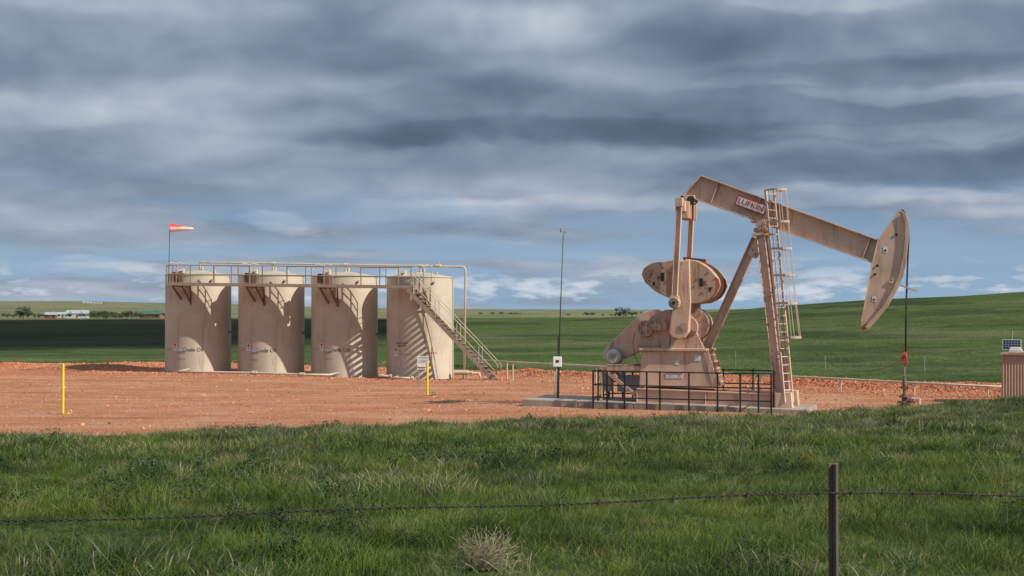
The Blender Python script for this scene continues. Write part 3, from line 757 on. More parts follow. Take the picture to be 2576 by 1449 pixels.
mb=MB(); mb.box((wx,0,zc),(.16,.5,.12)); mb.prism([(wx-.13,zc-.3),(wx+.13,zc-.3),(wx+.06,zc+.08),(wx-.06,zc+.08)],-.09,.09); mb.box((wx,0,zc-.28),(.28,.26,.08)); mb.cyl((wx,0,zc+.05),(wx,0,zc+.3),.05,.025,seg=10)
mb.obj('carrier_bar',M_redclamp,pj,.01)
mb=MB(); mb.cyl((wx,0,zc-.3),(wx,0,zc-.95),.028,seg=10); mb.obj('polished_rod',M_grey,pj)
mb=MB(); p0=V(2045,885,-.2); p3=V(2262,908,-.2); pts=[]
for i in range(17):
    f=i/16; p=p0.lerp(p3,f); p.z-=2.1*f*(1-f); pts.append(p)
mb.tube(pts,.007,5); mb.bar(lb.lerp(lt,.22),p0,.015,.015); mb.obj('load_cell_cable',M_dark,pj)
mb=MB(); pts=[V(1597,835,-.56),V(1592,860,-.7),V(1596,890,-.8),V(1606,915,-.82),V(1610,940,-.82)]; mb.tube(pts,.012,6); mb.obj('conduit',M_dark,pj)

wp=F1.o[0]+wx*F1.ex[0],F1.o[1]+wx*F1.ex[1]
wh=thing('wellhead','rusty oil wellhead with stuffing box and side valve','wellhead',(wp[0],wp[1],0),-TH)
g0=hz(*wp); zt=zc-.85
mb=MB(); mb.cyl((0,0,g0-.1),(0,0,g0+.35),.2,seg=16)
for zz,r_ in ((g0+.12,.28),(g0+.38,.25),(g0+.58,.2)): mb.cyl((0,0,zz),(0,0,zz+.06),r_,seg=16)
mb.cyl((0,0,g0+.35),(0,0,g0+.7),.1,seg=14); mb.obj('casing_head',M_dkwalk,wh,.005)
mb=MB(); mb.cyl((0,0,g0+.68),(0,0,zt-.15),.06,seg=12); mb.cyl((0,0,zt-.2),(0,0,zt),.09,.07,seg=12); mb.cyl((0,0,zt),(0,0,zt+.12),.045,seg=10); mb.box((0,0,zt-.3),(.28,.12,.08)); mb.obj('stuffing_box',M_dkwalk,wh)
mb=MB(); mb.cyl((0,0,g0+.5),(.55,-.1,g0+.5),.06,seg=10); mb.cyl((.5,-.1,g0+.55),(.5,-.1,g0-.05),.06,seg=10); mb.cyl((.25,-.05,g0+.5),(.37,-.07,g0+.5),.12,seg=12); mb.cyl((.5,-.1,g0+.3),(.8,-.12,g0+.3),.06,seg=10); mb.cyl((-.05,0,g0+.22),(-.4,0,g0+.22),.06,seg=10)
mb.obj('flow_line',M_pipe,wh)
mb=MB(); mb.ring((.31,-.25,g0+.52),(0,1,0),.11,.015,14); mb.bar((.2,-.25,g0+.52),(.42,-.25,g0+.52),.015,.02); mb.cyl((.31,-.25,g0+.52),(.31,-.05,g0+.52),.02,seg=6); mb.obj('valve_handwheel',M_redclamp,wh)

# guard rail
gr_=thing('guard_rail','black welded pipe guard rail around the pump','guard rail',(OX,58,0),-TH)
c=-1.95; mb=MB(); tops=[T(1492,933,c),T(1940,941,c)]
def tz(x): f=(x-tops[0][0])/(tops[1][0]-tops[0][0]); return tops[0][1]+(tops[1][1]-tops[0][1])*f
pxs=[1492,1527,1571,1627,1660,1733,1805,1862,1908,1940]
X_=[T(p,980,c)[0] for p in pxs]
for i,x in enumerate(X_):
    mb.box((x,c,(tz(x)-.15)/2),(.055,.05,tz(x)+.15+(.06 if i in (4,5,6) else 0)))
for off in (0,.5,.95):
    mb.bar((X_[0],c,tz(X_[0])-off),(X_[-1],c,tz(X_[-1])-off),.045,.045)
mb.obj('front_railing',M_black,gr_)
mb=MB(); xl=X_[0]; yb_=[-1.95,-1.2,-.4,.4,1.1]
for y_ in yb_[1:]: mb.box((xl,y_,.7),(.05,.05,1.55))
for off in (0,.5,.95): mb.bar((xl,-1.95,tz(xl)-off),(xl,1.1,tz(xl)-off),.045,.045)
for x in np.linspace(X_[0],X_[2],4)[1:]:
    mb.box((x,1.1,.7),(.05,.05,1.5))
for off in (0,.5,.95): mb.bar((xl,1.1,tz(xl)-off),(X_[2],1.1,tz(xl)-off),.045,.045)
mb.obj('end_railing',M_black,gr_)
mb=MB()
for y_ in (-1.2,1.25): mb.box((X_[-1]-.02,y_,.75),(.05,.05,1.5))
for off in (0,.5): mb.bar((X_[-1],-1.95,tz(X_[-1])-off),(X_[-1],1.25,tz(X_[-1])-off),.045,.045)
for off in (0,.5): mb.bar((X_[3],1.25,tz(X_[3])-off),(X_[-1],1.25,tz(X_[-1])-off),.045,.045)
for x in np.linspace(X_[3],X_[-1],5): mb.box((x,1.25,.75),(.05,.05,1.45))
mb.obj('rear_railing',M_black,gr_)

am=thing('antenna_mast','thin dark antenna mast with white meter box','antenna mast')
D=59.2; mb=MB(); p0=at(1403,1006,D); p1=at(1406,845,D); p2=at(1417,590,D)
mb.cyl(p0-Vector((0,0,.15)),p1,.05,seg=10); mb.cyl(p1-Vector((0,0,.5)),p2,.022,.015,seg=8)
mb.obj('pole',M_mast,am)
mb=MB(); p=p2; mb.cyl(p,p+Vector((0,0,.2)),.012,seg=6); mb.cyl(p+Vector((-.12,0,.1)),p+Vector((.12,0,.1)),.012,seg=6); mb.cyl(p+Vector((-.08,0,.1)),p+Vector((-.08,0,.24)),.035,seg=8); mb.cyl(p+Vector((.08,0,.02)),p+Vector((.08,0,.12)),.03,seg=8); mb.obj('antenna_head',M_grey,am)
mb=MB(); p=at(1402,910,D-.15); mb.box(p,(.33,.2,.38)); bx=mb.obj('meter_box',M_white,am,.02)
mb=MB(); mb.box(p+Vector((.0,-.105,.02)),(.12,.01,.1)); mb.obj('meter_display',M_dark,bx)
mb=MB(); pts=[at(1395,925,D-.1),at(1394,960,D-.1),at(1397,1000,D-.2)]
mb.tube(pts,.022,6); mb.obj('cable_conduit',M_grey,am)

# ---------------------------------------------------------------- TANKS
tk=[(499,90.6),(683,89.8),(867,89.0),(1057,88.0)]
tb=[-.1,-.15,-.25,-.3]; ttop=[at(p,y,d).z for (p,d),y in zip(tk,(693,694,696,698))]
RT=1.85
labs=['cream crude oil tank with windsock pole on walkway','cream crude oil tank beside the raised walkway','cream crude oil tank with hazard label','cream produced water tank beside the stairs']
for i,(px,d) in enumerate(tk):
    X0=(px-1288)/FP*d; phi=math.asin(-X0/math.hypot(X0,d))
    t=thing('storage_tank',labs[i],'storage tank',(X0,d,0),phi,'steel storage tanks in a row')
    ppm=FP/d
    mb=MB(); seg=72; zb,zt_=tb[i],ttop[i]
    vs=[(RT*math.cos(2*math.pi*k/seg),RT*math.sin(2*math.pi*k/seg),z) for z in (zb,zt_) for k in range(seg)]
    mb.add(vs,[(k,(k+1)%seg,seg+(k+1)%seg,seg+k) for k in range(seg)],True)
    shell=mb.obj('tank_shell',M_tank,t)
    mb=MB(); mb.cyl((0,0,zt_-.03),(0,0,zt_+.03),RT+.035,seg=seg); mb.cyl((0,0,zt_+.03),(0,0,zt_+.32),RT,.12,seg=seg)
    mb.cyl((.2,0,zt_+.2),(.2,0,zt_+.48),.09,seg=12); mb.cyl((-.9,-.9,zt_+.05),(-.9,-.9,zt_+.36),.17,seg=14); mb.box((-1.0,-1.0,zt_+.28),(.36,.3,.12)); mb.cyl((.9,-.7,zt_+.05),(.9,-.7,zt_+.3),.06,seg=10)
    mb.obj('tank_roof',M_tank,t)
    mb=MB(); a1,a2=math.sin(R_(22)),-math.cos(R_(22)); mb.cyl((RT*a1,RT*a2,zt_-.35),((RT+.1)*a1,(RT+.1)*a2,zt_-.3),.07,seg=12); mb.obj('overflow_port',M_dkwalk,t)
    mb=MB(); a1,a2=math.sin(R_(70)),-math.cos(R_(70)); mb.cyl((RT*a1,RT*a2,zt_-3.2),((RT+.12)*a1,(RT+.12)*a2,zt_-3.2),.06,seg=10); mb.obj('side_fitting',M_dkwalk,t)
    def lab(body,size,mat,lpx,lpy,sx=1,name='lettering'):
        a_=math.asin(max(-.95,min(.95,(lpx-px)/(RT*ppm)))); z=at(lpx,lpy,d-RT*math.cos(a_)).z
        text(body,size,mat,shell,(0,0,0),cyl=(RT+.012,a_,z),sx=sx,name=name)
    def plate(w_,h_,mat,lpx,lpy,rr,name,par=shell,rot=0):
        a0=math.asin((lpx-px)/(RT*ppm)); z=at(lpx,lpy,d-RT*math.cos(a0)).z; m_=MB()
        n_=6; vs=[]
        if rot: 
            for (dx,dz) in ((0,-h_/2),(w_/2,0),(0,h_/2),(-w_/2,0)):
                a_=a0+dx/rr; vs.append((rr*math.sin(a_),-rr*math.cos(a_),z+dz))
            m_.add(vs,[(0,1,2,3)])
        else:
            for k in range(n_+1):
                a_=a0+(k/n_-.5)*w_/rr
                for dz in (-h_/2,h_/2): vs.append((rr*math.sin(a_),-rr*math.cos(a_),z+dz))
            m_.add(vs,[(2*k,2*k+2,2*k+3,2*k+1) for k in range(n_)],True)
        return m_.obj(name,mat,par)
    if i<3:
        yo=[0,2,0][i]; o=px
        lab('Crude Oil',.30,M_ink,o-14,878+yo+2,.95)
        plate(.26,.4,M_white,o-56,872+yo,RT+.006,'hazard_plate'); plate(.2,.2,M_red,o-56,867+yo,RT+.012,'hazard_diamond',rot=1); plate(.1,.1,M_ink,o-56,874+yo,RT+.016,'hazard_mark',rot=1)
        plate(.5,.13,M_white,o-42,880+yo,RT+.008,'name_plate'); lab('CRUDE OIL',.1,M_ink,o-42,880+yo)
        lab(['L09952','L09953','L23009'][i],.15,M_fink,o-40,887+yo); lab(['L07373','L07374','L07373'][i],.15,M_fink,o-40,903+yo)
        lab('DANGER',.11,M_frink,o-70,878+yo)
    else:
        lab('PRODUCED\nWATER',.15,M_ink,1012,867); plate(.26,.42,M_white,997,886,RT+.006,'hazard_plate'); plate(.2,.2,M_red,997,880,RT+.012,'hazard_diamond',rot=1); plate(.12,.1,M_ink,997,889,RT+.016,'hazard_mark',rot=1)
        lab('PRODUCED WATER',.08,M_fink,1022,892); lab('NO SMOKING',.1,M_red,1087,888)

RX,RY=(499-1288)/FP*90.6,90.6; RTH=math.atan2(2.6,12.79)
F2=Frame(RX,RY,RTH); V2=F2.V
cw=thing('catwalk','raised steel catwalk with stairs along the tanks','catwalk',(RX,RY,0),-RTH)
cF,cB=-2.85,-2.0
d0=V2(419,714,cF); d1_=V2(1034,722,cF)
mb=MB(); 
for c in (cF,cB): mb.bar((d0.x,c,d0.z),(d1_.x,c,d1_.z),.05,.17)
mb.bar((d0.x,(cF+cB)/2,d0.z+.04),(d1_.x,(cF+cB)/2,d1_.z+.04),cB-cF-.06,.03)
mb.obj('deck',M_walk,cw)
ti=lambda x,o: d0.z+(d1_.z-d0.z)*(x-d0.x)/(d1_.x-d0.x)+o
mb=MB(); np_=10
for k in range(np_+1):
    x=d0.x+(d1_.x-d0.x)*k/np_; mb.bar((x,cF,ti(x,-.05)),(x,cF,ti(x,1.05)),.045,.045)
for o_ in (1.05,.55): mb.cyl((d0.x,cF,ti(d0.x,o_)),(d1_.x,cF,ti(d1_.x,o_)),.022,seg=8)
mb.obj('front_railing',M_walk,cw)
for i in range(4):
    cx=V2(tk[i][0],700,-1.5).x
    if i<3:
        mb=MB()
        for o_ in (1.05,.55):
            x0=cx+1.1; x1=cx+3.2; mb.cyl((x0,cB,ti(x0,o_)),(x1,cB,ti(x1,o_)),.022,seg=8)
        for x in (cx+1.1,cx+2.15,cx+3.2): mb.bar((x,cB,ti(x,0)),(x,cB,ti(x,1.05)),.045,.045)
        mb.obj('back_railing',M_walk,cw)
    for x in ((-1.25,-.75) if i<3 else (.1,.55)):
        mb=MB()
        mb.tube([(cx+x,cF+.03,ti(cx+x,.0)),(cx+x,cF+.03,ti(cx+x,1.15)),(cx+x+.12,cF+.2,ti(cx,1.2)),(cx+x+.2,cB,ti(cx,1.15)),(cx+x+.2,cB,ti(cx,.3))],.022,6)
        mb.obj('hatch_frame',M_pipe,cw)
mb=MB()
mb.cyl((d0.x,cF,ti(d0.x,1.05)),(d0.x,cB,ti(d0.x,1.05)),.022,seg=8); mb.cyl((d0.x,cF,ti(d0.x,.55)),(d0.x,cB,ti(d0.x,.55)),.022,seg=8)
mb.bar((d0.x,cB,ti(d0.x,0)),(d0.x,cB,ti(d0.x,1.05)),.045,.045)
mb.obj('end_railing',M_walk,cw)
for i in range(4):
    cx=V2(tk[i][0],700,-1.5).x
    xs_=(-1.0,-.45) if i<3 else (-.1,.5)
    for x in xs_:
        mb=MB()
        zt_=ti(cx+x,-.08); rr=-math.sqrt(RT*RT-x*x)-.02
        mb.bar((cx+x,cF+.05,zt_),(cx+x+.15,rr,zt_-.95),.08,.09); mb.bar((cx+x+.15,rr-.02,zt_+.1),(cx+x+.15,rr-.02,zt_-1.05),.14,.06); mb.bar((cx+x,cF,zt_),(cx+x,rr,zt_),.08,.1)
        mb.obj('support_bracket',M_dkwalk if i<3 else M_walk,cw)
    if i<3:
        mb=MB(); z0=ti(cx,.25); mb.box((cx-1.15,-1.75,z0+.2),(.55,.35,.5)); mb.box((cx-.85,-1.9,z0+.05),(.3,.25,.7)); mb.obj('gauge_box',M_dkwalk,cw,.02)
s0=V2(1024,728,cF); s1=V2(1243,960,cF)
st_=MB()
for c in (cF,cB): st_.bar((s0.x,c,s0.z),(s1.x,c,s1.z),.05,.2)
nst=24
for k in range(nst):
    f=(k+.5)/nst; st_.box((s0.x+(s1.x-s0.x)*f+.05,(cF+cB)/2,s0.z+(s1.z-s0.z)*f+.06),(.24,cB-cF+.04,.03))
st_.obj('stair_flight',M_walk,cw)
dS=(s1-s0)
for c in (cF,cB):
    mb=MB()
    for o_ in ((1.0,.5) if c==cF else (1.0,)): mb.cyl(Vector((s0.x+.15,c,s0.z+o_-.05)),Vector((s1.x+.1,c,s1.z+o_)),.018,seg=8)
    for k in range(4):
        p=s0+dS*((k+.3)/4); mb.bar((p.x,c,p.z),(p.x,c,p.z+1.0),.035,.035)
    mb.tube([(s1.x+.1,c,s1.z+1.0),(s1.x+.22,c,s1.z+.8),(s1.x+.1,c,s1.z+.5)],.018,6)
    mb.obj('stair_handrail',M_pipe,cw)

vp=thing('vent_pipe','pale vent pipe running over the tank roofs','pipe',(RX,RY,0),-RTH)
mb=MB(); a_=V2(503,660,-.2); b_=V2(1160,671,-.2); e_=V2(1171,680,-.2); g_=V2(1168,938,-.2)
mb.tube([a_+Vector((0,0,-.55)),a_+Vector((0,0,-.12)),a_+Vector((.03,0,-.03)),a_+Vector((.12,0,0)),b_,b_+Vector((.15,0,-.02)),e_+Vector((0,0,.02)),e_+Vector((.0,0,-.15)),g_],.06,10)
mb.obj('header_line',M_pipe,vp)
for px in (687,870,1058):
    mb=MB(); p=V2(px,665,-.2); f=(p.x-a_.x)/(b_.x-a_.x); z=a_.z+(b_.z-a_.z)*f; mb.cyl((p.x,-.2,z),(p.x,-.2,z-.6),.05,seg=8); mb.cyl((p.x-.12,-.2,z),(p.x+.12,-.2,z),.1,seg=10)
    mb.obj('pipe_drop',M_pipe,vp)
mb=MB(); p=V2(1102,669,-.2); mb.cyl((p.x-.15,-.2,p.z),(p.x+.15,-.2,p.z),.11,seg=10); mb.cyl(p,(p.x,-.2,p.z+.2),.04,seg=8); mb.ring((p.x,-.2,p.z+.2),(0,0,1),.1,.015,12); mb.bar((p.x-.1,-.2,p.z+.2),(p.x+.1,-.2,p.z+.2),.02,.02)
mb.obj('line_valve',M_pipe,vp)
mb=MB(); z=g_.z; mb.tube([(g_.x-.3,-.2,z-.02),(g_.x,-.2,z),(g_.x+.9,-.4,z-.02),(g_.x+.95,-.4,z-.3)],.07,8); mb.cyl((g_.x,-.2,z-.35),(g_.x,-.2,z+.1),.1,seg=10); mb.cyl((g_.x-.5,-.5,z+.02),(g_.x+.3,-.5,z+.02),.13,seg=12); mb.cyl((g_.x+.3,-.5,z+.02),(g_.x+.55,-.5,z+.02),.09,seg=12); mb.bar((g_.x,-.5,z),(g_.x,-.2,z),.06,.06)
mb.obj('drain_manifold',M_pipe,vp)
ll=thing('load_line','pale load line pipe lying along the tanks','pipe',(RX,RY,0),-RTH)
mb=MB(); pts=[V2(448,935,-3.1),V2(520,936,-3.1),V2(640,938,-3.1),V2(760,942,-3.1),V2(828,943,-3.1)]
mb.tube([(pts[0].x+.1,-1.7,pts[0].z+.1)]+[tuple(p) for p in pts]+[(pts[-1].x+.05,-1.7,pts[-1].z+.05)],.06,8)
for p in (pts[2],pts[3]): mb.cyl(p-Vector((.15,0,0)),p+Vector((.15,0,0)),.11,seg=10)
mb.obj('main_line',M_pipe,ll)
for (x0,x1,y_) in ((952,985,946),(989,1040,951)):
    mb=MB(); a2=V2(x0,y_,-3.0); b3=V2(x1,y_,-3.0); mb.tube([(a2.x,-1.8,a2.z+.05),a2,b3],.06,8); mb.cyl(b3-Vector((.12,0,0)),b3,.1,seg=10)
    mb.obj('branch_line',M_pipe,ll)

D=88.0
ws_=thing('windsock','red and white windsock on a thin pole','windsock')
mb=MB(); mb.cyl(at(424,716,D),at(427,568,D),.022,.015,seg=8); mb.ring(at(430,574,D),(1,0,.05),.22,.012,16); mb.obj('pole',M_dark,ws_)
m,N,b=newmat('windsock_cloth'); tc=N.new('ShaderNodeTexCoord').outputs['Object']; ox_,oy_,oz_=N.sep(tc)
p0=at(429,573,D); p1=at(487,576,D)
f=N.ss(N.m('ADD',oz_,N.m('MULTIPLY',N.noise(tc,3,3,.6),.08)),p0.z+.02,p0.z+.12)
N.put(b.inputs['Base Color'],N.mix(f,(.85,.66,.62,1),(.75,.07,.055,1))); b.inputs['Roughness'].default_value=.8
mb=MB(); vs=[];sg_=16; L_=9
for k in range(L_):
    f=k/(L_-1); c_=p0.lerp(p1,f); r_=.25*(1-f)+.08*f; r_*=1+.05*math.sin(k*2.1)
    for j in range(sg_):
        t_=j/sg_*6.283; vs.append(c_+Vector((0,math.cos(t_)*r_,math.sin(t_)*r_*(1-.15*f))))
mb.add(vs,[(k*sg_+j,k*sg_+(j+1)%sg_,(k+1)*sg_+(j+1)%sg_,(k+1)*sg_+j) for k in range(L_-1) for j in range(sg_)],True)
mb.obj('sock',m,ws_)

def marker(px,ytop,ybase,D,lab):
    p=at(px,ybase,D); q=at(px,ytop,D); g0=hz(p.x,D)
    o=thing('marker_post',lab,'marker post',(p.x,D,min(p.z,g0)),0,'yellow marker posts on the gravel')
    h_=q.z-min(p.z,g0); mb=MB(); mb.cyl((0,0,-.1),(0,0,h_-.03),.048,seg=14); mb.cyl((0,0,h_-.03),(0,0,h_),.052,.03,seg=14); mb.obj('post_body',M_yellow,o)
    mb=MB(); mb.ring((.27,-.1,.1),(.2,1,.1),.07,.014,14); mb.tube([(.0,-.05,.03),(.15,-.1,.02),(.27,-.1,.03)],.012,6); mb.obj('rope_loop',M_yellow if px<500 else M_dark,o)
marker(158,915,1042,55.6,'tall yellow plastic marker post in red gravel')
marker(1075,912,995,67.5,'yellow plastic marker post near the sign')
sp=thing('warning_sign','small white warning sign on grey steel post','warning sign')
D=76.5; mb=MB(); mb.cyl(at(1053,972,D)-Vector((0,0,.15)),at(1053,900,D),.03,seg=8); mb.obj('sign_post',M_grey,sp)
mb=MB(); p=at(1064,909,D-.05); mb.box(p,(.54,.02,.5)); bo=mb.obj('sign_board',M_white,sp)
text('WARNING',.1,M_ink,bo,p+Vector((0,-.015,.17))); text('RESTRICTED AREA\nAUTHORIZED\nPERSONNEL ONLY',.058,M_ink,bo,p+Vector((0,-.015,.0)))
mb=MB(); p2_=at(1061,926,D-.05); mb.box(p2_,(.42,.02,.14)); bb=mb.obj('danger_board',M_white,sp); mb=MB(); mb.box(p2_+Vector((0,-.012,.03)),(.38,.01,.05)); mb.obj('danger_band',M_red,bb)
text('NO SMOKING',.05,M_ink,bb,p2_+Vector((0,-.013,-.035)))

pr=thing('pipe_rail','long pale pipe rail on short posts behind berm','pipe rail')
pp=[(1215,905,86),(1290,911,83.5),(1500,921,79),(1700,932,75.5),(1900,943,72.5),(2115,953,70),(2300,963,67.5),(2520,973,65)]
P3=[at(*q) for q in pp]
mb=MB(); mb.tube(P3,.045,8); mb.obj('rail_pipe',M_pipe,pr)
for q in [at(1276,910,84)]+P3[1:]+[at(1400,916,81),at(2485,971,65.4)]:
    mb=MB(); g0=hz(q.x,q.y); mb.cyl((q.x,q.y,g0-.2),(q.x,q.y,q.z),.035,seg=8); mb.obj('rail_post',M_pipe,pr)
for (px,D,h_) in ((2075,95,.9),(2325,92,.9),(2560,88,.9),(1850,100,.9)):
    x=(px-1288)/FP*D; g0=hz(x,D); mb=MB(); mb.cyl((x,D,g0-.1),(x,D,g0+h_),.028,seg=6); mb.box((x,D,g0+h_-.05),(.07,.04,.1)); o=mb.obj('field_fence_post',M_grey); o['label']='thin grey steel fence post in green pasture'; o['category']='fence post'; o['group']='thin fence posts across the pasture'

D=62; xl=(2519-1288)/FP*D
sh=thing('equipment_shed','tan corrugated metal equipment shed','shed',(xl,D,0),-R_(18))
g0=hz(xl+1,D)-.1; ztp=at(2540,893,D).z
mb=MB(); W=2.4; dp=1.8; nrib=22; pf=[]
for k in range(nrib*2+1):
    x=W*k/(nrib*2); pf.append((x,-(.025 if k%2 else 0)))
n_=len(pf); vs=[(x,y,z) for z in (g0,ztp) for x,y in pf]; mb.add(vs,[(k,k+1,n_+k+1,n_+k) for k in range(n_-1)])
mb.box((W/2,dp/2+.02,(g0+ztp)/2),(W-.02,dp,ztp-g0)); mb.obj('siding',M_shed,sh)
mb=MB(); mb.prism([(-.06,ztp),(W+.1,ztp+.0),(W+.1,ztp+.12),(W/2,ztp+.16),(-.06,ztp+.05)],-.1,dp+.1); mb.obj('shed_roof',M_shed,sh,.01)
mb=MB(); mb.box((.52,.3,ztp+.16),(.5,.5,.14)); mb.box((.52,.3,ztp+.26),(.42,.42,.07)); mb.obj('roof_vent',M_white,sh,.02)
spn=thing('solar_panel','small dark solar panel on shed mast','solar panel',(xl,D,0),-R_(18))
pz=at(2547,868,D).z; mb=MB(); mb.cyl((.38,.7,ztp),(.38,.7,at(2549,832,D).z),.025,seg=8); mb.ring((.38,.7,at(2549,834,D).z),(0,0,1),.05,.012,10); mb.obj('mast',M_grey,spn)
Rs=Matrix.Rotation(R_(-35),3,'X'); pc_=Vector((.38,.55,pz)); mb=MB(); mb.box(pc_,(.7,.03,.48),Rs); fr=mb.obj('panel_frame',M_white,spn)
mb=MB(); mb.box(pc_+Rs@Vector((0,-.018,0)),(.66,.006,.44),Rs); mb.obj('solar_cells',M_panel,fr)
mb=MB()
for i in range(1,6): mb.box(pc_+Rs@Vector(((i-3)*.11,-.023,0)),(.01,.004,.44),Rs)
for j in range(1,4): mb.box(pc_+Rs@Vector((0,-.0235,(j-2)*.11)),(.66,.004,.01),Rs)
mb.obj('cell_grid',M_grey,fr)

D=5.2; x=(2095-1288)/FP*D; zt_=at(2095,1165,D).z; g0=hz(x,D)
fp=thing('fence_post','rusty studded steel fence post in grass','fence post',(x,D,0),.25)
mb=MB(); mb.box((0,0,(zt_+g0-.3)/2),(.035,.005,zt_-g0+.3)); mb.box((-.0,-.0125,(zt_+g0-.3)/2-.001),(.007,.024,zt_-g0+.298)); mb.obj('post_stem',M_post,fp,.001)
mb=MB(); z=zt_-.04
while z>g0+.3: mb.box((0,-.001+.005,z),(.012,.012,.012)); z-=.053
ps=mb.obj('post_studs',M_post,fp); ps['kind']='stuff'
wz=at(2095,1238,D).z; mb=MB(); mb.ring((0,-.004,wz),(0,0,1),.022,.0018,16); mb.tube([(.018,-.02,wz),(.03,-.018,wz-.006),(.035,-.01,wz+.004)],.0018,5); mb.obj('wire_clip',M_wire,fp)
def wire(P0,P1,sag):
    P0=Vector(P0);P1=Vector(P1); L=(P1-P0).length; n_=int(L/.006); d=(P1-P0).normalized(); u=Vector((0,0,1)); w_=d.cross(u).normalized()
    mb=MB()
    def pt_(f): 
        p=P0.lerp(P1,f); p.z-=sag*4*f*(1-f); p.z+=.004*math.sin(f*L*5); return p
    for k in (0,1):
        pts=[]
        for i in range(n_+1):
            f=i/n_; t_=f*L/.05*6.283+k*math.pi; pts.append(pt_(f)+(u*math.cos(t_)+w_*math.sin(t_))*.002)
        mb.tube(pts,.0018,5)
    s=.06
    while s<L:
        p=pt_(s/L); 
        for k in range(2):
            a_=random.random()*6.28; q=(u*math.cos(a_)+w_*math.sin(a_))*.014+d*.003; mb.cyl(p-q,p+q,.0014,.0008,seg=5)
        mb.ring(p,d,.0045,.0016,8); s+=.125
    return mb
wl=at(0,1308,4.5); wp_=Vector((x,D-.025,wz)); ext=wl+(wl-wp_)*.35
mb=wire(wp_,ext,.006); o=mb.obj('barbed_wire',M_wire); o['label']='rusty twisted barbed wire strand between posts'; o['category']='barbed wire'
wr=at(2576,1243,5.5); mb=wire(wp_+Vector((.002,0,0)),wr+(wr-wp_)*1.2,.004); o=mb.obj('barbed_wire',M_wire); o['label']='rusty barbed wire tied to the steel post'; o['category']='barbed wire'

m=paint('dry_twigs',(.34,.30,.18,1),.9,(.17,.14,.08,1),.5)
g0=hz(TX,TY); mb=MB(); r=random.Random(5)
for i in range(210):
    a_=r.random()*6.28; e_=r.random()**.8*1.4; d_=Vector((math.cos(a_)*math.cos(e_),math.sin(a_)*math.cos(e_),math.sin(e_)*.75)); L=r.uniform(.12,.36)
    p=Vector((TX+r.gauss(0,.05),TY+r.gauss(0,.04),g0+.03)); pts=[p]; 
    for k in range(4):
        d_=(d_+Vector((r.gauss(0,.28),r.gauss(0,.28),r.gauss(0,.22)))).normalized(); p=p+d_*L/4; pts.append(p)
        if k>0:
            d2_=(d_+Vector((r.gauss(0,.8),r.gauss(0,.8),r.gauss(0,.6)))).normalized(); mb.tube([p,p+d2_*.07],.0015,3)
    mb.tube(pts,.002,3)
o=mb.obj('tumbleweed',m); o['label']='dry pale tumbleweed lying in green grass'; o['category']='dry bush'

# ---------------------------------------------------------------- distant houses & trees
M_roofg=paint('green_roof',(.06,.16,.11,1),.6); M_roofw=paint('grey_roof',(.40,.43,.46,1),.6); M_brown=paint('brown_siding',(.26,.13,.07,1),.8); M_wsid=paint('white_siding',(.55,.55,.52,1),.7); M_rsid=paint('red_siding',(.26,.07,.05,1),.8)
def house(px,D,Wd,Hh,wall,roof,lab,rz=0,wing=False):
    hx=(px-1288)/FP*D; g0=hz(hx,D); o=thing('house',lab,'house',(hx,D,g0),rz,'farm houses in the valley')
    dp=Wd*.55; mb=MB(); mb.box((0,0,Hh*.3-.3),(Wd,dp,Hh*.6+.6))
    mb.obj('house_wall',wall,o)
    mb=MB(); e=.4
    rv=[(-Wd/2-e,-dp/2-e,Hh*.58),(Wd/2+e,-dp/2-e,Hh*.58),(Wd/2+e,dp/2+e,Hh*.58),(-Wd/2-e,dp/2+e,Hh*.58),(-Wd/2-e,0,Hh),(Wd/2+e,0,Hh)]
    mb.add(rv,[(0,1,5,4),(2,3,4,5),(0,4,3),(1,2,5),(0,3,2,1)])
    if wing:
        for cx in (-Wd*.28,Wd*.25):
            mb.add([(cx-Wd*.13,-dp/2-1.2,Hh*.55),(cx+Wd*.13,-dp/2-1.2,Hh*.55),(cx,-dp/2-1.2,Hh*.92),(cx-Wd*.13,0,Hh*.55),(cx+Wd*.13,0,Hh*.55),(cx,0,Hh*.92)],[(0,2,5,3),(1,4,5,2),(0,1,2)])
    mb.box((Wd*.2,.3,Hh*1.0),(.7,.7,1)); mb.obj('house_roof',roof,o)
    nw=max(3,int(Wd/3.5))
    for k in range(nw):
        xk=-Wd/2+Wd*(k+.5)/nw; mb=MB()
        if k==nw//2: mb.box((xk,-dp/2-.03,1.0),(1.0,.06,2.0)); mb.obj('door',M_brown,o)
        else: mb.box((xk,-dp/2-.03,1.5),(1.3,.06,1.0)); mb.obj('window',M_glass,o)
house(128,960,6.5,3.8,M_rsid,M_roofw,'small red farm building with grey roof')
house(196,930,12,4.6,M_wsid,M_roofw,'white farmhouse with pale grey gabled roof',.1,True)
house(160,990,7,3.6,M_wsid,M_roofw,'white outbuilding with pale roof beside farmhouse')
house(383,920,12.5,4.4,M_brown,M_roofg,'brown timber barn with green metal roof',-.2)
for k in range(6):
    hx=(211+k*8.5-1288)/FP*2500; g0=hz(hx,2500); mb=MB(); mb.box((hx,2500,g0+.8),(3.4,4,2.2)); mb.prism([(hx-1.9,g0+1.85),(hx+1.9,g0+1.85),(hx,g0+2.7)],2497.8,2502.2)
    o=mb.obj('storage_building',M_wsid); o['label']='small white storage building on a distant hillside'; o['category']='building'; o['group']='white buildings on the distant hillside'
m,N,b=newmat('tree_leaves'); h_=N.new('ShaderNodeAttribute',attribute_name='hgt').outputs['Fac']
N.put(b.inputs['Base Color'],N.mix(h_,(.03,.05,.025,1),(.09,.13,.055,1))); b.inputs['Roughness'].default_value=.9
M_leaf=m; M_bark=paint('bark',(.08,.06,.045,1),.9)
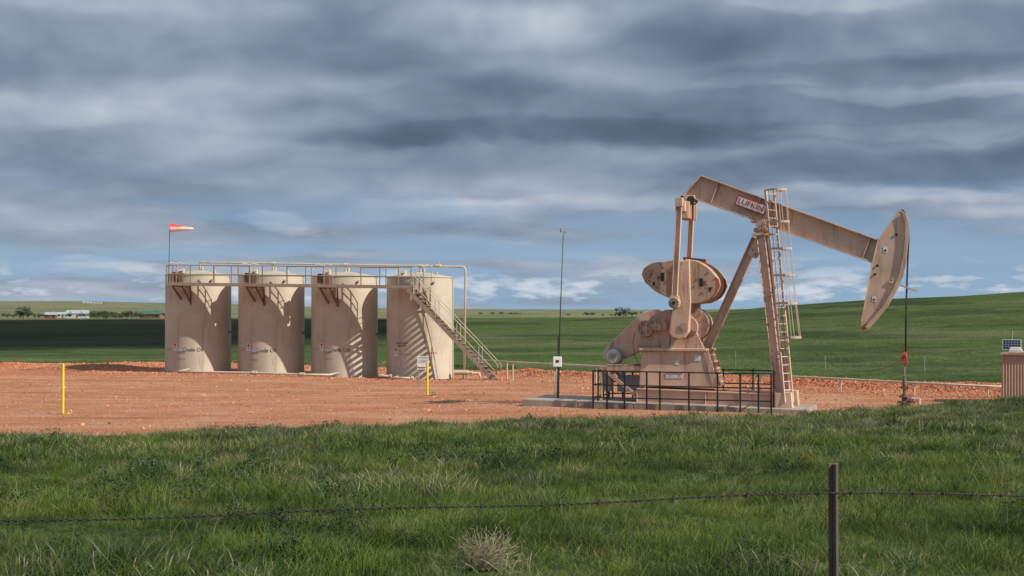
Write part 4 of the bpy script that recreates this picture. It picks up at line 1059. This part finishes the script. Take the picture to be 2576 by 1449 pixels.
def crown(seed):
    r=random.Random(seed); Vv=[];Fs=[];Hh=[]
    cl=[(r.gauss(0,.28),r.gauss(0,.28),r.uniform(.35,.95),r.uniform(.14,.28)) for _ in range(13)]
    for (cx,cy,cz,cr) in cl:
        for _ in range(55):
            d=Vector((r.gauss(0,1),r.gauss(0,1),r.gauss(0,1))).normalized()*cr*r.uniform(.5,1); c=Vector((cx,cy,cz))+d
            a_=Vector((r.gauss(0,1),r.gauss(0,1),r.gauss(0,1))).normalized(); b_=a_.cross(Vector((r.gauss(0,1),r.gauss(0,1),1))).normalized(); l=.05; o=len(Vv)
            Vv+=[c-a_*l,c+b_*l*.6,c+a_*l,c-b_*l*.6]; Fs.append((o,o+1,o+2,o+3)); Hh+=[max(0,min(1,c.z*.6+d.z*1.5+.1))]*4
    me=bpy.data.meshes.new('crown'); me.from_pydata(Vv,[],Fs); a=me.attributes.new('hgt','FLOAT','POINT'); a.data.foreach_set('value',Hh); me.materials.append(M_leaf); me.update(); return me
cms=[crown(s) for s in range(4)]
mb=MB(); mb.cyl((0,0,-.05),(.02,0,.45),.035,.022,seg=7); mb.cyl((.02,0,.4),(.2,.05,.7),.02,.008,seg=5); mb.cyl((.02,0,.4),(-.2,-.05,.75),.02,.008,seg=5); mb.cyl((.02,0,.4),(.03,.1,.85),.018,.006,seg=5)
tm0=mb.obj('trunk',M_bark); tme=tm0.data; bpy.data.objects.remove(tm0)
def tree(px,D,h_,lab,grp,ws=1.2):
    x=(px-1288)/FP*D; o=thing('tree',lab,'tree',(x,D,hz(x,D)-.1),random.random()*6,grp); o.scale=(h_*ws,h_*ws,h_)
    for nm,me in (('trunk',tme),('crown',random.choice(cms))):
        c=bpy.data.objects.new(nm,me); COL.objects.link(c); c.parent=o
for px,D,h_ in ((58,640,6.5),(50,660,4.6),(70,655,4),(100,670,3.2),(20,700,2.8),(238,600,4),(250,605,4.6),(262,610,4.2),(276,620,3.6),(292,600,3),(306,640,3),(318,600,3.8),(330,590,4.2),(343,600,3.6),(352,610,3.2),(415,640,3),(212,690,4),(178,720,3),(146,700,3.2),(90,690,3.0),(268,560,3),(230,585,3),(300,570,2.6),(245,700,4),(285,700,4),(5,680,3),(35,690,2.6),(115,720,2.6),(225,690,3),(400,720,2.6),(370,720,3.4)):
    tree(px,D*1.42,h_,'round leafy tree near the farm houses','trees around the farmstead',1.4)
for px,D,h_,w_ in ((1475,1500,5.5,1.3),(1482,1500,4,1.5),(1492,1520,6,1),(1240,1700,4,1.8),(1262,1700,4.5,1.8),(1285,1700,4,2),(1300,1720,3.6,2),(1430,1500,3,2),(1515,1500,3,1.6),(1540,1300,3,1.8),(1210,1700,3.5,2)):
    tree(px,D,h_*.7,'small tree on the distant skyline','trees along the distant skyline',w_)
for px,D,h_,w_ in ((1568,330,1.9,1.2),(1590,335,1.2,1.5),(1555,340,1.0,1.3)):
    tree(px,D,h_*1.1,'low dark bush at the edge of pasture','bushes at the pasture edge',w_)
